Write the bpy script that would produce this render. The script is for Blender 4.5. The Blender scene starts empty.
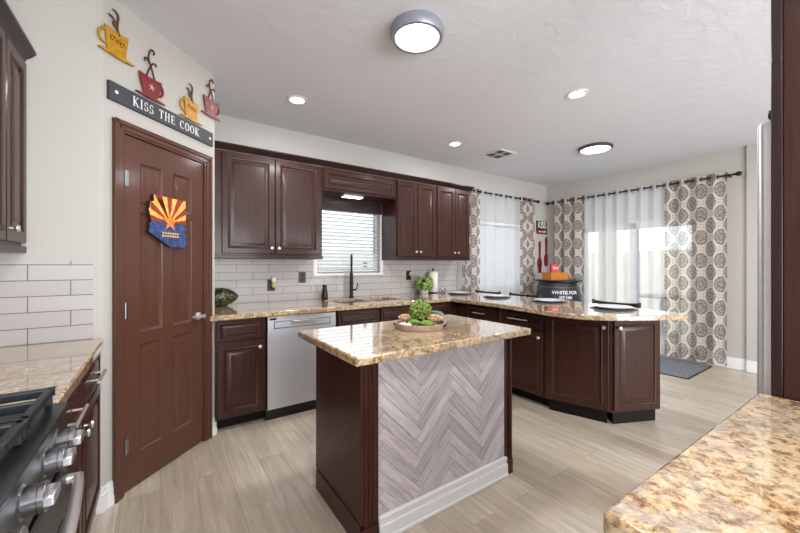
import bpy, bmesh, math, random
from mathutils import Vector, Matrix
from mathutils.geometry import tessellate_polygon
random.seed(7)
PI = math.pi
D = bpy.data
C = bpy.context.scene.collection
sc = bpy.context.scene

# ------------------------------------------------------------------ camera, world, light
cam_d = D.cameras.new('camera'); cam = D.objects.new('camera', cam_d); C.objects.link(cam)
cam.location = (0, 0, 1.30); cam.rotation_euler = (math.radians(90), 0, math.radians(-34.6))
cam_d.sensor_width = 36; cam_d.lens = 348 * 36 / 800; cam_d.shift_y = -0.0025
cam_d.clip_start = 0.02; cam_d.clip_end = 200
sc.camera = cam
sc.view_settings.view_transform = 'Standard'; sc.view_settings.look = 'None'
sc.view_settings.gamma = 1; sc.view_settings.exposure = 0.0
sc.view_settings.use_curve_mapping = False
W = D.worlds.new('world'); sc.world = W; W.use_nodes = True
bg = W.node_tree.nodes['Background']
bg.inputs[0].default_value = (0.90, 0.95, 1.0, 1); bg.inputs[1].default_value = 3.2
try:
    sc.cycles.max_bounces = 10; sc.cycles.diffuse_bounces = 5; sc.cycles.glossy_bounces = 4
    sc.cycles.transparent_max_bounces = 16; sc.cycles.sample_clamp_indirect = 6
    sc.cycles.use_denoising = True
except Exception: pass

LAMP_K = 1.0
def area(name, loc, rot, sx, sy, power, col=(1, 1, 1), shape='RECTANGLE', portal=False, spread=None):
    l = D.lights.new(name, 'AREA'); l.shape = shape; l.size = sx
    if shape in ('RECTANGLE', 'ELLIPSE'): l.size_y = sy
    l.energy = power; l.color = col
    if spread: l.spread = spread
    if portal: l.cycles.is_portal = True
    o = D.objects.new(name, l); C.objects.link(o); o.location = loc; o.rotation_euler = rot
    return o
# added fill light behind the camera, for assumed windows; portals at the kitchen's glass
area('added_fill_great_room', (1.9, -3.20, 1.2), (PI/2, 0, 0), 4.6, 1.9, 270, (0.93, 0.965, 1.0))
area('portal_patio', (6.02, 2.35, 1.0), (PI/2, 0, PI/2), 2.0, 2.0, 1, portal=True)
area('portal_dining', (4.5, 3.92, 1.5), (-PI/2, 0, 0), 1.8, 1.5, 1, portal=True)
area('portal_sink', (1.87, 3.92, 1.6), (-PI/2, 0, 0), 1.0, 1.0, 1, portal=True)

# ------------------------------------------------------------------ materials
def srgb(r, g, b):
    f = lambda c: (c/255/12.92) if c/255 <= .04045 else ((c/255+.055)/1.055)**2.4
    return (f(r), f(g), f(b), 1)
class NT:
    def __init__(s, name):
        s.m = D.materials.new(name); s.m.use_nodes = True; s.t = s.m.node_tree; s.n = s.t.nodes
        s.b = s.n['Principled BSDF']; s.out = s.n['Material Output']
    def add(s, typ, **kw):
        n = s.n.new(typ)
        for k, v in kw.items(): setattr(n, k, v)
        return n
    def link(s, a, b): s.t.links.new(a, b)
    def set(s, node, **kw):
        for k, v in kw.items():
            k = k.replace('_', ' ')
            inp = node.inputs[k]
            if hasattr(v, 'default_value') or isinstance(v, bpy.types.NodeSocket): s.link(v, inp)
            else: inp.default_value = v
        return node
    def coord(s, kind='Object', scale=(1, 1, 1), rot=(0, 0, 0)):
        tc = s.add('ShaderNodeTexCoord'); mp = s.add('ShaderNodeMapping')
        mp.inputs['Scale'].default_value = scale; mp.inputs['Rotation'].default_value = rot
        s.link(tc.outputs[kind], mp.inputs['Vector']); return mp.outputs[0]
    def noise(s, vec, scale, detail=4, rough=.5, dist=0):
        n = s.add('ShaderNodeTexNoise'); s.link(vec, n.inputs['Vector'])
        n.inputs['Scale'].default_value = scale; n.inputs['Detail'].default_value = detail
        n.inputs['Roughness'].default_value = rough; n.inputs['Distortion'].default_value = dist
        return n.outputs['Fac']
    def ramp(s, fac, stops, interp='LINEAR'):
        n = s.add('ShaderNodeValToRGB'); s.link(fac, n.inputs[0]); r = n.color_ramp; r.interpolation = interp
        while len(r.elements) > 1: r.elements.remove(r.elements[-1])
        r.elements[0].position = stops[0][0]; r.elements[0].color = stops[0][1]
        for p, c in stops[1:]:
            e = r.elements.new(p); e.color = c
        return n.outputs[0]
    def mix(s, fac, a, b, mode='MIX'):
        n = s.add('ShaderNodeMix', data_type='RGBA', blend_type=mode)
        for sock, v in ((n.inputs[0], fac), (n.inputs[6], a), (n.inputs[7], b)):
            if isinstance(v, bpy.types.NodeSocket): s.link(v, sock)
            else: sock.default_value = v
        return n.outputs[2]
    def math(s, op, a, b=0.0, c=None):
        n = s.add('ShaderNodeMath', operation=op)
        for i, v in enumerate((a, b) if c is None else (a, b, c)):
            if isinstance(v, bpy.types.NodeSocket): s.link(v, n.inputs[i])
            else: n.inputs[i].default_value = v
        return n.outputs[0]
    def bump(s, h, strength=.2, dist=.01):
        n = s.add('ShaderNodeBump'); n.inputs['Strength'].default_value = strength; n.inputs['Distance'].default_value = dist
        s.link(h, n.inputs['Height']); s.link(n.outputs[0], s.b.inputs['Normal'])
    def color(s, c):
        if isinstance(c, bpy.types.NodeSocket): s.link(c, s.b.inputs['Base Color'])
        else: s.b.inputs['Base Color'].default_value = c
    def p(s, rough=.5, metal=0, spec=None, coat=0, coat_rough=.1):
        s.b.inputs['Roughness'].default_value = rough; s.b.inputs['Metallic'].default_value = metal
        if spec is not None: s.b.inputs['Specular IOR Level'].default_value = spec
        s.b.inputs['Coat Weight'].default_value = coat; s.b.inputs['Coat Roughness'].default_value = coat_rough
        return s

def simple(name, rgb, rough=.5, metal=0, var=.06, scale=30, bump=0, spec=None, coat=0):
    t = NT(name); v = t.coord()
    n = t.noise(v, scale, 3)
    c = srgb(*rgb); dk = tuple(x*(1-var*2) for x in c[:3])+(1,); lt = tuple(min(1, x*(1+var*2)) for x in c[:3])+(1,)
    t.color(t.ramp(n, [(.3, dk), (.7, lt)])); t.p(rough, metal, spec, coat)
    if bump: t.bump(n, bump, .003)
    return t.m

def m_paint(name, rgb, bs=.12, sc_=14, rough=.85):
    t = NT(name); v = t.coord(); n = t.noise(v, sc_, 5, .55, .8); n2 = t.noise(v, sc_*5, 2)
    t.color(srgb(*rgb)); t.p(rough, 0, .2); t.bump(t.math('ADD', n, t.math('MULTIPLY', n2, .25)), bs, .01 if bs < .3 else .015); return t.m
M = {}
M['wall'] = m_paint('wall_paint', (186, 182, 176), .12)
M['ceiling'] = m_paint('ceiling_paint', (222, 223, 229), .45, 7)
M['trim'] = simple('white_trim', (232, 232, 232), .35, var=.01)
def m_wood(name, a, b, rough, grain=(60, 60, 3), coat=.35, cr=.12):
    t = NT(name); v = t.coord('Object', grain)
    n = t.noise(v, 1.0, 5, .6, .6); n2 = t.noise(t.coord('Object', (3, 3, 3)), 1.2, 2)
    c = t.ramp(n, [(.25, srgb(*a)), (.75, srgb(*b))])
    c = t.mix(t.math('MULTIPLY', n2, .35), c, srgb(*a))
    t.color(c); t.p(rough, 0, .22, coat*.5, cr); t.bump(n, .04, .002); return t.m
M['cab'] = m_wood('cherry_cabinet_wood', (44, 25, 20), (74, 42, 32), .32)
M['cab_dark'] = m_wood('espresso_cabinet_wood', (38, 24, 24), (52, 32, 30), .35)
M['island'] = m_wood('island_cabinet_wood', (50, 26, 21), (76, 40, 32), .34)
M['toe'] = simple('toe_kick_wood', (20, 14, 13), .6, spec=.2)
M['door'] = m_wood('brown_door_paint', (84, 52, 40), (91, 58, 46), .38, (90, 90, 5), .6, .14)
M['steel'] = None
def m_steel(name, rgb, rough, stretch=(2, 2, 260)):
    t = NT(name); v = t.coord('Object', stretch); n = t.noise(v, 1, 3)
    c = srgb(*rgb); t.color(t.ramp(n, [(.2, tuple(x*.86 for x in c[:3])+(1,)), (.8, c)]))
    t.p(rough, 1); t.link(t.math('MULTIPLY_ADD', n, .12, rough-.06), t.b.inputs['Roughness'])
    t.b.inputs['Anisotropic'].default_value = .75; tg = t.add('ShaderNodeTangent', direction_type='RADIAL', axis='Z'); t.link(tg.outputs[0], t.b.inputs['Tangent']); t.b.inputs['Anisotropic Rotation'].default_value = .25
    return t.m
M['steel'] = m_steel('brushed_steel', (222, 222, 226), .42)
M['steel_dark'] = m_steel('dark_range_steel', (112, 114, 118), .4, (260, 2, 2))
M['knob_steel'] = simple('knob_steel', (150, 150, 152), .3, 1, .02)
M['chrome'] = simple('satin_nickel', (215, 210, 205), .3, .75, .02)
M['black_metal'] = simple('black_metal', (24, 24, 26), .38, .4)
M['iron'] = simple('cast_iron', (44, 46, 50), .42, .3, .1, 90, .2)
M['black_plastic'] = simple('black_plastic', (22, 20, 20), .3)
M['white_plastic'] = simple('white_plastic', (235, 235, 232), .35, var=.01)
M['ceramic'] = simple('white_ceramic', (232, 232, 236), .15, var=.01, coat=.5)
M['placemat'] = simple('dark_placemat', (70, 72, 78), .7, var=.15, scale=200)
M['chair'] = simple('black_chair_wood', (40, 34, 34), .4)
M['seat'] = simple('dark_seat_fabric', (52, 46, 44), .9, var=.1, scale=150)
M['towel'] = simple('paper_towel', (236, 234, 228), .95, var=.02, scale=120, bump=.2)

def m_granite():
    t = NT('gold_granite'); v = t.coord()
    big = t.noise(v, 6.5, 6, .62, .8)
    mid = t.noise(v, 38, 7, .72, .4)
    fine = t.noise(v, 110, 4, .8)
    c = t.ramp(big, [(.30, srgb(134, 96, 62)), (.42, srgb(184, 142, 92)), (.52, srgb(196, 178, 150)), (.62, srgb(172, 132, 84)), (.76, srgb(198, 178, 150))])
    c2 = t.ramp(mid, [(.36, srgb(58, 38, 30)), (.43, srgb(136, 94, 58)), (.48, srgb(194, 160, 112)), (.55, srgb(218, 198, 160)), (.66, srgb(184, 170, 158))])
    c = t.mix(.68, c, c2)
    vn = t.noise(v, 3.6, 7, .68, 1.2)
    vein = t.ramp(t.math('ABSOLUTE', t.math('SUBTRACT', vn, .5)), [(0.0, (1, 1, 1, 1)), (.02, (.6, .6, .6, 1)), (.05, (0, 0, 0, 1))])
    vmask = t.math('MULTIPLY', vein, t.ramp(mid, [(.36, (0, 0, 0, 1)), (.5, (1, 1, 1, 1))]))
    c = t.mix(t.math('MULTIPLY', vmask, .6), c, srgb(122, 114, 120))
    sp = t.ramp(fine, [(.36, (1, 1, 1, 1)), (.43, (0, 0, 0, 1))])
    spm = t.math('MULTIPLY', sp, t.ramp(mid, [(.42, (1, 1, 1, 1)), (.60, (.2, .2, .2, 1))]))
    c = t.mix(t.math('MULTIPLY', spm, .85), c, srgb(62, 44, 38))
    lt = t.ramp(fine, [(.58, (0, 0, 0, 1)), (.66, (1, 1, 1, 1))])
    c = t.mix(t.math('MULTIPLY', lt, .4), c, srgb(236, 224, 204))
    t.color(c); t.p(.09, 0, .5, 1, .015); t.b.inputs['Coat IOR'].default_value = 1.5; return t.m
M['granite'] = m_granite()

def m_floor():
    t = NT('oak_plank_floor'); tc = t.add('ShaderNodeTexCoord')
    sp = t.add('ShaderNodeSeparateXYZ'); t.link(tc.outputs['Object'], sp.inputs[0])
    cb = t.add('ShaderNodeCombineXYZ'); t.link(sp.outputs[1], cb.inputs[0]); t.link(sp.outputs[0], cb.inputs[1])
    br = t.add('ShaderNodeTexBrick'); t.link(cb.outputs[0], br.inputs['Vector'])
    br.offset = .37; br.inputs['Scale'].default_value = 1; br.inputs['Brick Width'].default_value = 1.22
    br.inputs['Row Height'].default_value = .18; br.inputs['Mortar Size'].default_value = .0012
    br.inputs['Color1'].default_value = (0, 0, 0, 1); br.inputs['Color2'].default_value = (1, 1, 1, 1); br.inputs['Mortar'].default_value = (.5, .5, .5, 1)
    br.inputs['Mortar Smooth'].default_value = .2
    off = t.add('ShaderNodeVectorMath', operation='ADD'); t.link(cb.outputs[0], off.inputs[0]); t.link(br.outputs['Color'], off.inputs[1])
    mp = t.add('ShaderNodeMapping'); mp.inputs['Scale'].default_value = (1.3, 24, 1); t.link(off.outputs[0], mp.inputs['Vector'])
    g = t.noise(mp.outputs[0], 1.4, 6, .62, .8)
    mp2 = t.add('ShaderNodeMapping'); mp2.inputs['Scale'].default_value = (.9, 3.2, 1); t.link(off.outputs[0], mp2.inputs['Vector'])
    g2 = t.noise(mp2.outputs[0], 1.6, 4, .6, 1.0)
    c = t.ramp(g, [(.25, srgb(166, 154, 139)), (.5, srgb(198, 187, 172)), (.75, srgb(218, 209, 197))])
    c = t.mix(t.ramp(g2, [(.35, (.55, .55, .55, 1)), (.6, (0, 0, 0, 1))]), c, srgb(172, 159, 143))
    tone = t.mix(br.outputs['Color'], srgb(222, 215, 205), srgb(255, 252, 246))
    c = t.mix(.8, c, tone, 'MULTIPLY')
    c = t.mix(t.math('MULTIPLY', br.outputs['Fac'], .55), c, srgb(110, 96, 82))
    t.color(c); t.p(.33, 0, .45); t.bump(t.math('SUBTRACT', g, br.outputs['Fac']), .05, .003); return t.m
M['floor'] = m_floor()

def m_tile():
    t = NT('subway_tile'); tc = t.add('ShaderNodeTexCoord')
    sp = t.add('ShaderNodeSeparateXYZ'); t.link(tc.outputs['Object'], sp.inputs[0])
    cb = t.add('ShaderNodeCombineXYZ'); t.link(sp.outputs[0], cb.inputs[0]); t.link(sp.outputs[2], cb.inputs[1])
    br = t.add('ShaderNodeTexBrick'); t.link(cb.outputs[0], br.inputs['Vector']); br.offset = .5
    br.inputs['Scale'].default_value = 1; br.inputs['Brick Width'].default_value = .305; br.inputs['Row Height'].default_value = .0768
    br.inputs['Mortar Size'].default_value = .0022; br.inputs['Mortar Smooth'].default_value = .1
    br.inputs['Color1'].default_value = srgb(182, 176, 173); br.inputs['Color2'].default_value = srgb(192, 187, 184); br.inputs['Mortar'].default_value = srgb(98, 92, 88)
    mp = t.add('ShaderNodeMapping'); mp.inputs['Scale'].default_value = (14, 160, 1); t.link(cb.outputs[0], mp.inputs['Vector'])
    n = t.noise(mp.outputs[0], 1, 3)
    c = t.mix(t.math('MULTIPLY', n, .22), br.outputs['Color'], srgb(178, 170, 164))
    t.color(c); t.p(.3, 0, .4); t.bump(t.math('SUBTRACT', t.math('MULTIPLY', n, .1), br.outputs['Fac']), .25, .003); return t.m
M['tile'] = m_tile()

def m_plank():
    t = NT('grey_wash_planks'); gi = t.add('ShaderNodeNewGeometry')
    tc = t.add('ShaderNodeTexCoord'); 
    uv = t.add('ShaderNodeMapping'); uv.inputs['Scale'].default_value = (7, 90, 1); t.link(tc.outputs['UV'], uv.inputs['Vector'])
    off = t.add('ShaderNodeVectorMath', operation='ADD'); t.link(uv.outputs[0], off.inputs[0])
    k = t.math('MULTIPLY', gi.outputs['Random Per Island'], 37.0); t.link(k, off.inputs[1])
    n = t.noise(off.outputs[0], 1, 5, .65, .5)
    c = t.ramp(n, [(.28, srgb(168, 159, 162)), (.5, srgb(206, 199, 203)), (.75, srgb(226, 221, 224))])
    tone = t.ramp(gi.outputs['Random Per Island'], [(0, srgb(218, 213, 213)), (1, srgb(255, 252, 252))])
    t.color(t.mix(.9, c, tone, 'MULTIPLY')); t.p(.6, 0, .3); t.bump(n, .15, .002); return t.m
M['plank'] = m_plank()

def m_curtain():
    t = NT('medallion_curtain_fabric'); tc = t.add('ShaderNodeTexCoord'); sp = t.add('ShaderNodeSeparateXYZ'); t.link(tc.outputs['UV'], sp.inputs[0])
    Wd, H, a, b = .25, .30, .079, .109
    def lat(ou, ov):
        u = t.math('SUBTRACT', t.math('FRACT', t.math('ADD', t.math('DIVIDE', sp.outputs[0], Wd), ou)), .5)
        v = t.math('SUBTRACT', t.math('FRACT', t.math('ADD', t.math('DIVIDE', sp.outputs[1], H), ov)), .5)
        u = t.math('MULTIPLY', u, Wd/a); v = t.math('MULTIPLY', v, H/b)
        au = t.math('POWER', t.math('ABSOLUTE', u), 1.7); av = t.math('POWER', t.math('ABSOLUTE', v), 1.7)
        return t.math('POWER', t.math('ADD', au, av), 1/1.7)
    d = t.math('MINIMUM', lat(0, 0), lat(.5, .5))
    med = t.ramp(d, [(.92/2, (1, 1, 1, 1)), (1.0/2, (0, 0, 0, 1))])
    t.n  # ramp input scaled below
    half = t.math('MULTIPLY', d, .5)
    med = t.ramp(half, [(.455, (1, 1, 1, 1)), (.49, (0, 0, 0, 1))])
    nz = t.noise(tc.outputs['UV'], 60, 2, .7)
    rings = t.math('SINE', t.math('MULTIPLY', d, 13.0))
    lace = t.ramp(t.math('ADD', nz, t.math('MULTIPLY', rings, .05)), [(.45, (1, 1, 1, 1)), (.54, (0, 0, 0, 1))])
    inner = t.mix(lace, srgb(186, 174, 166), srgb(116, 103, 100))
    outer = t.ramp(half, [(.53, srgb(228, 220, 210)), (.58, srgb(228, 220, 210)), (.60, srgb(166, 152, 144)), (.635, srgb(222, 214, 204))])
    c = t.mix(med, outer, inner)
    t.color(c); t.p(.9, 0, .1)
    tr = t.add('ShaderNodeBsdfTranslucent'); t.link(c, tr.inputs[0]); tp = t.add('ShaderNodeBsdfTransparent')
    m1 = t.add('ShaderNodeMixShader'); m1.inputs[0].default_value = .35; t.link(t.b.outputs[0], m1.inputs[1]); t.link(tr.outputs[0], m1.inputs[2])
    m2 = t.add('ShaderNodeMixShader'); m2.inputs[0].default_value = .22; t.link(m1.outputs[0], m2.inputs[1]); t.link(tp.outputs[0], m2.inputs[2])
    t.link(m2.outputs[0], t.out.inputs[0]); return t.m
M['curtain'] = m_curtain()
def m_sheer():
    t = NT('white_sheer_fabric'); t.color(srgb(240, 242, 245)); t.p(.9, 0, .1)
    tr = t.add('ShaderNodeBsdfTranslucent'); tr.inputs[0].default_value = srgb(240, 242, 245); tp = t.add('ShaderNodeBsdfTransparent')
    m1 = t.add('ShaderNodeMixShader'); m1.inputs[0].default_value = .5; t.link(t.b.outputs[0], m1.inputs[1]); t.link(tr.outputs[0], m1.inputs[2])
    m2 = t.add('ShaderNodeMixShader'); m2.inputs[0].default_value = .48; t.link(m1.outputs[0], m2.inputs[1]); t.link(tp.outputs[0], m2.inputs[2])
    t.link(m2.outputs[0], t.out.inputs[0]); return t.m
M['sheer'] = m_sheer()
def m_glass():
    t = NT('window_glass'); tp = t.add('ShaderNodeBsdfTransparent'); tp.inputs[0].default_value = (.93, .96, .96, 1)
    gl = t.add('ShaderNodeBsdfGlossy'); gl.inputs['Roughness'].default_value = .02; fr = t.add('ShaderNodeFresnel'); fr.inputs[0].default_value = 1.45
    mx = t.add('ShaderNodeMixShader'); t.link(fr.outputs[0], mx.inputs[0]); t.link(tp.outputs[0], mx.inputs[1]); t.link(gl.outputs[0], mx.inputs[2])
    t.link(mx.outputs[0], t.out.inputs[0]); return t.m
M['glass'] = m_glass()
def m_blind():
    t = NT('white_blind_slat'); t.color(srgb(238, 240, 242)); t.p(.5, 0, .3)
    tr = t.add('ShaderNodeBsdfTranslucent'); tr.inputs[0].default_value = srgb(238, 240, 242)
    m1 = t.add('ShaderNodeMixShader'); m1.inputs[0].default_value = .3; t.link(t.b.outputs[0], m1.inputs[1]); t.link(tr.outputs[0], m1.inputs[2])
    t.link(m1.outputs[0], t.out.inputs[0]); return t.m
M['blind'] = m_blind()
def m_emit(name, col, s):
    t = NT(name); t.color((.9, .9, .9, 1)); t.b.inputs['Emission Color'].default_value = col; t.b.inputs['Emission Strength'].default_value = s; return t.m
M['lamp'] = m_emit('lamp_diffuser', (1, .98, .95, 1), 6)
M['lamp_rim'] = simple('lamp_rim_paint', (150, 152, 165), .35, .3, .02)
M['bronze'] = simple('bronze_rim', (88, 84, 82), .4, .5)
M['yellow'] = simple('yellow_enamel', (180, 130, 14), .55, 0, .14, 40)
M['rust'] = simple('brown_painted_metal', (92, 62, 44), .5, .3, .15, 60)
M['red'] = simple('red_enamel', (116, 26, 20), .55, 0, .14, 40)
M['dark_red_steam'] = simple('dark_red_brown_metal', (84, 30, 24), .5, .2)
M['dark_red'] = simple('dark_red_metal', (120, 22, 34), .4, .2)
M['silver'] = simple('silver_mark', (205, 198, 190), .4, .3)
M['sign'] = simple('charcoal_sign_board', (54, 54, 64), .6)
M['letter'] = simple('white_lettering', (232, 232, 232), .6, var=.01)
M['black_letter'] = simple('black_lettering', (14, 14, 14), .6, var=.01)
M['flag_red'] = simple('flag_red_paint', (158, 44, 26), .6, var=.2, scale=60)
M['flag_yellow'] = simple('flag_yellow_paint', (226, 180, 84), .6, var=.15, scale=60)
M['flag_blue'] = simple('flag_blue_paint', (50, 70, 118), .6, var=.3, scale=35)
M['flag_orange'] = simple('flag_orange_paint', (222, 130, 48), .5, var=.2, scale=60)
M['dark_wood'] = simple('dark_sign_wood', (54, 36, 28), .6)
M['crate'] = m_wood('orange_wood', (176, 106, 42), (204, 134, 62), .5, (6, 60, 60), .1)
M['tray'] = m_wood('whitewashed_wood', (150, 122, 104), (196, 174, 156), .7, (50, 50, 8), 0)
M['pot'] = simple('grey_white_pot', (200, 198, 192), .7, var=.12, scale=40)
M['leaf'] = simple('bright_green_leaf', (142, 168, 84), .55, var=.3, scale=60)
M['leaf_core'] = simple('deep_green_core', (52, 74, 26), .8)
M['topiary'] = simple('topiary_leaf', (122, 142, 62), .55, var=.35, scale=90)
M['succ_peach'] = simple('peach_succulent', (206, 172, 138), .6, var=.2, scale=50)
M['succ_green'] = simple('lime_succulent', (138, 176, 76), .5, var=.2, scale=50)
M['succ_blue'] = simple('blue_green_succulent', (112, 150, 136), .55, var=.2, scale=50)
M['stone_white'] = simple('white_stone', (226, 220, 206), .7)
M['stone_dark'] = simple('dark_stone', (42, 46, 46), .7)
def m_gourd():
    t = NT('green_gold_relief'); v = t.coord('Object', (1, 1, 1)); w = t.add('ShaderNodeTexVoronoi'); w.inputs['Scale'].default_value = 46; t.link(v, w.inputs['Vector'])
    c = t.ramp(w.outputs['Distance'], [(.25, srgb(112, 104, 50)), (.45, srgb(46, 52, 28)), (.7, srgb(20, 25, 16))]); t.color(c); t.p(.35, 0, .5); t.bump(w.outputs['Distance'], -.6, .006); return t.m
M['gourd'] = m_gourd()
def m_rug():
    t = NT('grey_woven_rug'); n = t.noise(t.coord('Object', (8, 60, 1)), 1, 4); n2 = t.noise(t.coord(), 6, 4)
    c = t.mix(n2, t.ramp(n, [(.3, srgb(84, 88, 94)), (.7, srgb(140, 145, 152))]), srgb(112, 116, 124)); t.color(c); t.p(.95); t.bump(n, .5, .004); return t.m
M['rug'] = m_rug()
M['rug_edge'] = simple('dark_rug_edge', (44, 44, 50), .9)
M['barrel'] = simple('charcoal_barrel_metal', (62, 62, 68), .35, .6)
M['patio'] = simple('patio_concrete', (196, 190, 180), .9, scale=4)
M['fence'] = simple('pale_block_fence', (226, 218, 204), .9, scale=5)
M['stucco'] = simple('pale_stucco', (214, 206, 194), .9, scale=8)
M['outdoor_metal'] = simple('outdoor_dark_metal', (92, 90, 88), .5)
M['liquid'] = simple('yellow_oil', (196, 186, 84), .3)

# ------------------------------------------------------------------ mesh builder
class MB:
    def __init__(s): s.v = []; s.f = []; s.uv = {}
    def add(s, vs, fs, Mx=None):
        k = len(s.v)
        for p in vs: s.v.append(tuple(Mx @ Vector(p)) if Mx is not None else tuple(p))
        for f in fs: s.f.append(tuple(i+k for i in f))
        return s
    def box(s, x0, x1, y0, y1, z0, z1, Mx=None):
        x0, x1 = sorted((x0, x1)); y0, y1 = sorted((y0, y1)); z0, z1 = sorted((z0, z1))
        vs = [(x, y, z) for z in (z0, z1) for y in (y0, y1) for x in (x0, x1)]
        return s.add(vs, [(0, 2, 3, 1), (4, 5, 7, 6), (0, 1, 5, 4), (2, 6, 7, 3), (0, 4, 6, 2), (1, 3, 7, 5)], Mx)
    def rings(s, w, h, prof, Mx=None, x0=0, z0=0, fill=True):
        """nested rectangles in the xz plane facing -y; prof = [(inset, outward)]"""
        vs = []; fs = []
        for (i, o) in prof:
            vs += [(x0+i, -o, z0+i), (x0+w-i, -o, z0+i), (x0+w-i, -o, z0+h-i), (x0+i, -o, z0+h-i)]
        for k in range(len(prof)-1):
            a, b = 4*k, 4*k+4
            for j in range(4):
                j2 = (j+1) % 4; fs.append((a+j, a+j2, b+j2, b+j))
        if fill: n = 4*(len(prof)-1); fs.append((n, n+1, n+2, n+3))
        return s.add(vs, fs, Mx)
    def prism(s, poly, z0, z1, Mx=None, holes=()):
        """poly in xy extruded along z (with optional holes)"""
        area2 = sum(poly[i][0]*poly[(i+1) % len(poly)][1]-poly[(i+1) % len(poly)][0]*poly[i][1] for i in range(len(poly)))
        poly = list(poly) if area2 > 0 else list(reversed(poly))
        loops = [poly]
        for hl in holes:
            a2 = sum(hl[i][0]*hl[(i+1) % len(hl)][1]-hl[(i+1) % len(hl)][0]*hl[i][1] for i in range(len(hl)))
            loops.append(list(hl) if a2 < 0 else list(reversed(hl)))
        flat = [p for l in loops for p in l]; n = len(flat)
        vs = [(p[0], p[1], z0) for p in flat]+[(p[0], p[1], z1) for p in flat]; fs = []
        if len(loops) == 1 and False: pass
        tris = tessellate_polygon([[Vector((p[0], p[1], 0)) for p in l] for l in loops])
        for t in tris:
            a, b, c = [Vector((*flat[i], 0)) for i in t]
            if (b-a).cross(c-a).z < 0: t = (t[0], t[2], t[1])
            fs.append((t[0]+n, t[1]+n, t[2]+n)); fs.append((t[2], t[1], t[0]))
        k = 0
        for l in loops:
            m = len(l)
            for i in range(m):
                j = (i+1) % m; fs.append((k+i, k+j, k+j+n, k+i+n))
            k += m
        return s.add(vs, fs, Mx)
    def lathe(s, prof, seg=24, Mx=None, cap=True):
        vs = []; fs = []
        for (r, z) in prof:
            for i in range(seg): a = 2*PI*i/seg; vs.append((r*math.cos(a), r*math.sin(a), z))
        for k in range(len(prof)-1):
            for i in range(seg):
                j = (i+1) % seg; fs.append((k*seg+i, k*seg+j, (k+1)*seg+j, (k+1)*seg+i))
        if cap:
            if prof[0][0] > 1e-5: fs.append(tuple(reversed(range(seg))))
            if prof[-1][0] > 1e-5: fs.append(tuple(range((len(prof)-1)*seg, len(prof)*seg)))
        return s.add(vs, fs, Mx)
    def tube(s, pts, r, seg=8, Mx=None, cap=True, soft=0):
        pts = [Vector(p) for p in pts]
        for _ in range(soft):
            q = [pts[0]]
            for a_, b_ in zip(pts[:-1], pts[1:]): q += [a_*.75+b_*.25, a_*.25+b_*.75]
            pts = q+[pts[-1]]
        n = len(pts)
        if isinstance(r, (list, tuple)) and len(r) != n: r = [r[min(len(r)-1, int(i*(len(r)-1)/(n-1)+.5))] for i in range(n)]
        rs = r if isinstance(r, (list, tuple)) else [r]*n
        vs = []; fs = []; up = None
        for i, p in enumerate(pts):
            t = (pts[min(i+1, n-1)]-pts[max(i-1, 0)]).normalized()
            if up is None: up = Vector((0, 0, 1)) if abs(t.z) < .9 else Vector((1, 0, 0))
            a = t.cross(up).normalized(); b = a.cross(t).normalized(); up = b
            for k in range(seg):
                an = 2*PI*k/seg; vs.append(tuple(p+(a*math.cos(an)+b*math.sin(an))*rs[i]))
        for i in range(n-1):
            for k in range(seg):
                j = (k+1) % seg; fs.append((i*seg+k, (i+1)*seg+k, (i+1)*seg+j, i*seg+j))
        if cap: fs.append(tuple(range(seg))); fs.append(tuple(reversed(range((n-1)*seg, n*seg))))
        return s.add(vs, fs, Mx)
    def sphere(s, c, r, seg=16, rings=10, sc=(1, 1, 1)):
        vs = []; fs = []
        for i in range(rings+1):
            th = PI*i/rings
            for j in range(seg):
                a = 2*PI*j/seg; vs.append((c[0]+r*sc[0]*math.sin(th)*math.cos(a), c[1]+r*sc[1]*math.sin(th)*math.sin(a), c[2]-r*sc[2]*math.cos(th)))
        for i in range(rings):
            for j in range(seg):
                k = (j+1) % seg; fs.append((i*seg+j, i*seg+k, (i+1)*seg+k, (i+1)*seg+j))
        return s.add(vs, fs)
    def build(s, name, mat, parent=None, bevel=0, smooth=38, seg=2, kind=None, uv=None):
        me = D.meshes.new(name); me.from_pydata(s.v, [], s.f); me.validate()
        bm = bmesh.new(); bm.from_mesh(me); bmesh.ops.remove_doubles(bm, verts=bm.verts, dist=1e-6)
        bmesh.ops.dissolve_degenerate(bm, edges=bm.edges, dist=1e-6)
        bmesh.ops.recalc_face_normals(bm, faces=bm.faces); bm.to_mesh(me); bm.free()
        me.materials.append(mat)
        for p in me.polygons: p.use_smooth = True
        me.set_sharp_from_angle(angle=math.radians(smooth))
        o = D.objects.new(name, me); C.objects.link(o)
        if bevel:
            b = o.modifiers.new('bevel', 'BEVEL'); b.width = bevel; b.segments = seg; b.limit_method = 'ANGLE'; b.angle_limit = math.radians(40); b.harden_normals = False
        if parent is not None: o.parent = parent
        if kind: o['kind'] = kind
        return o

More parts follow.
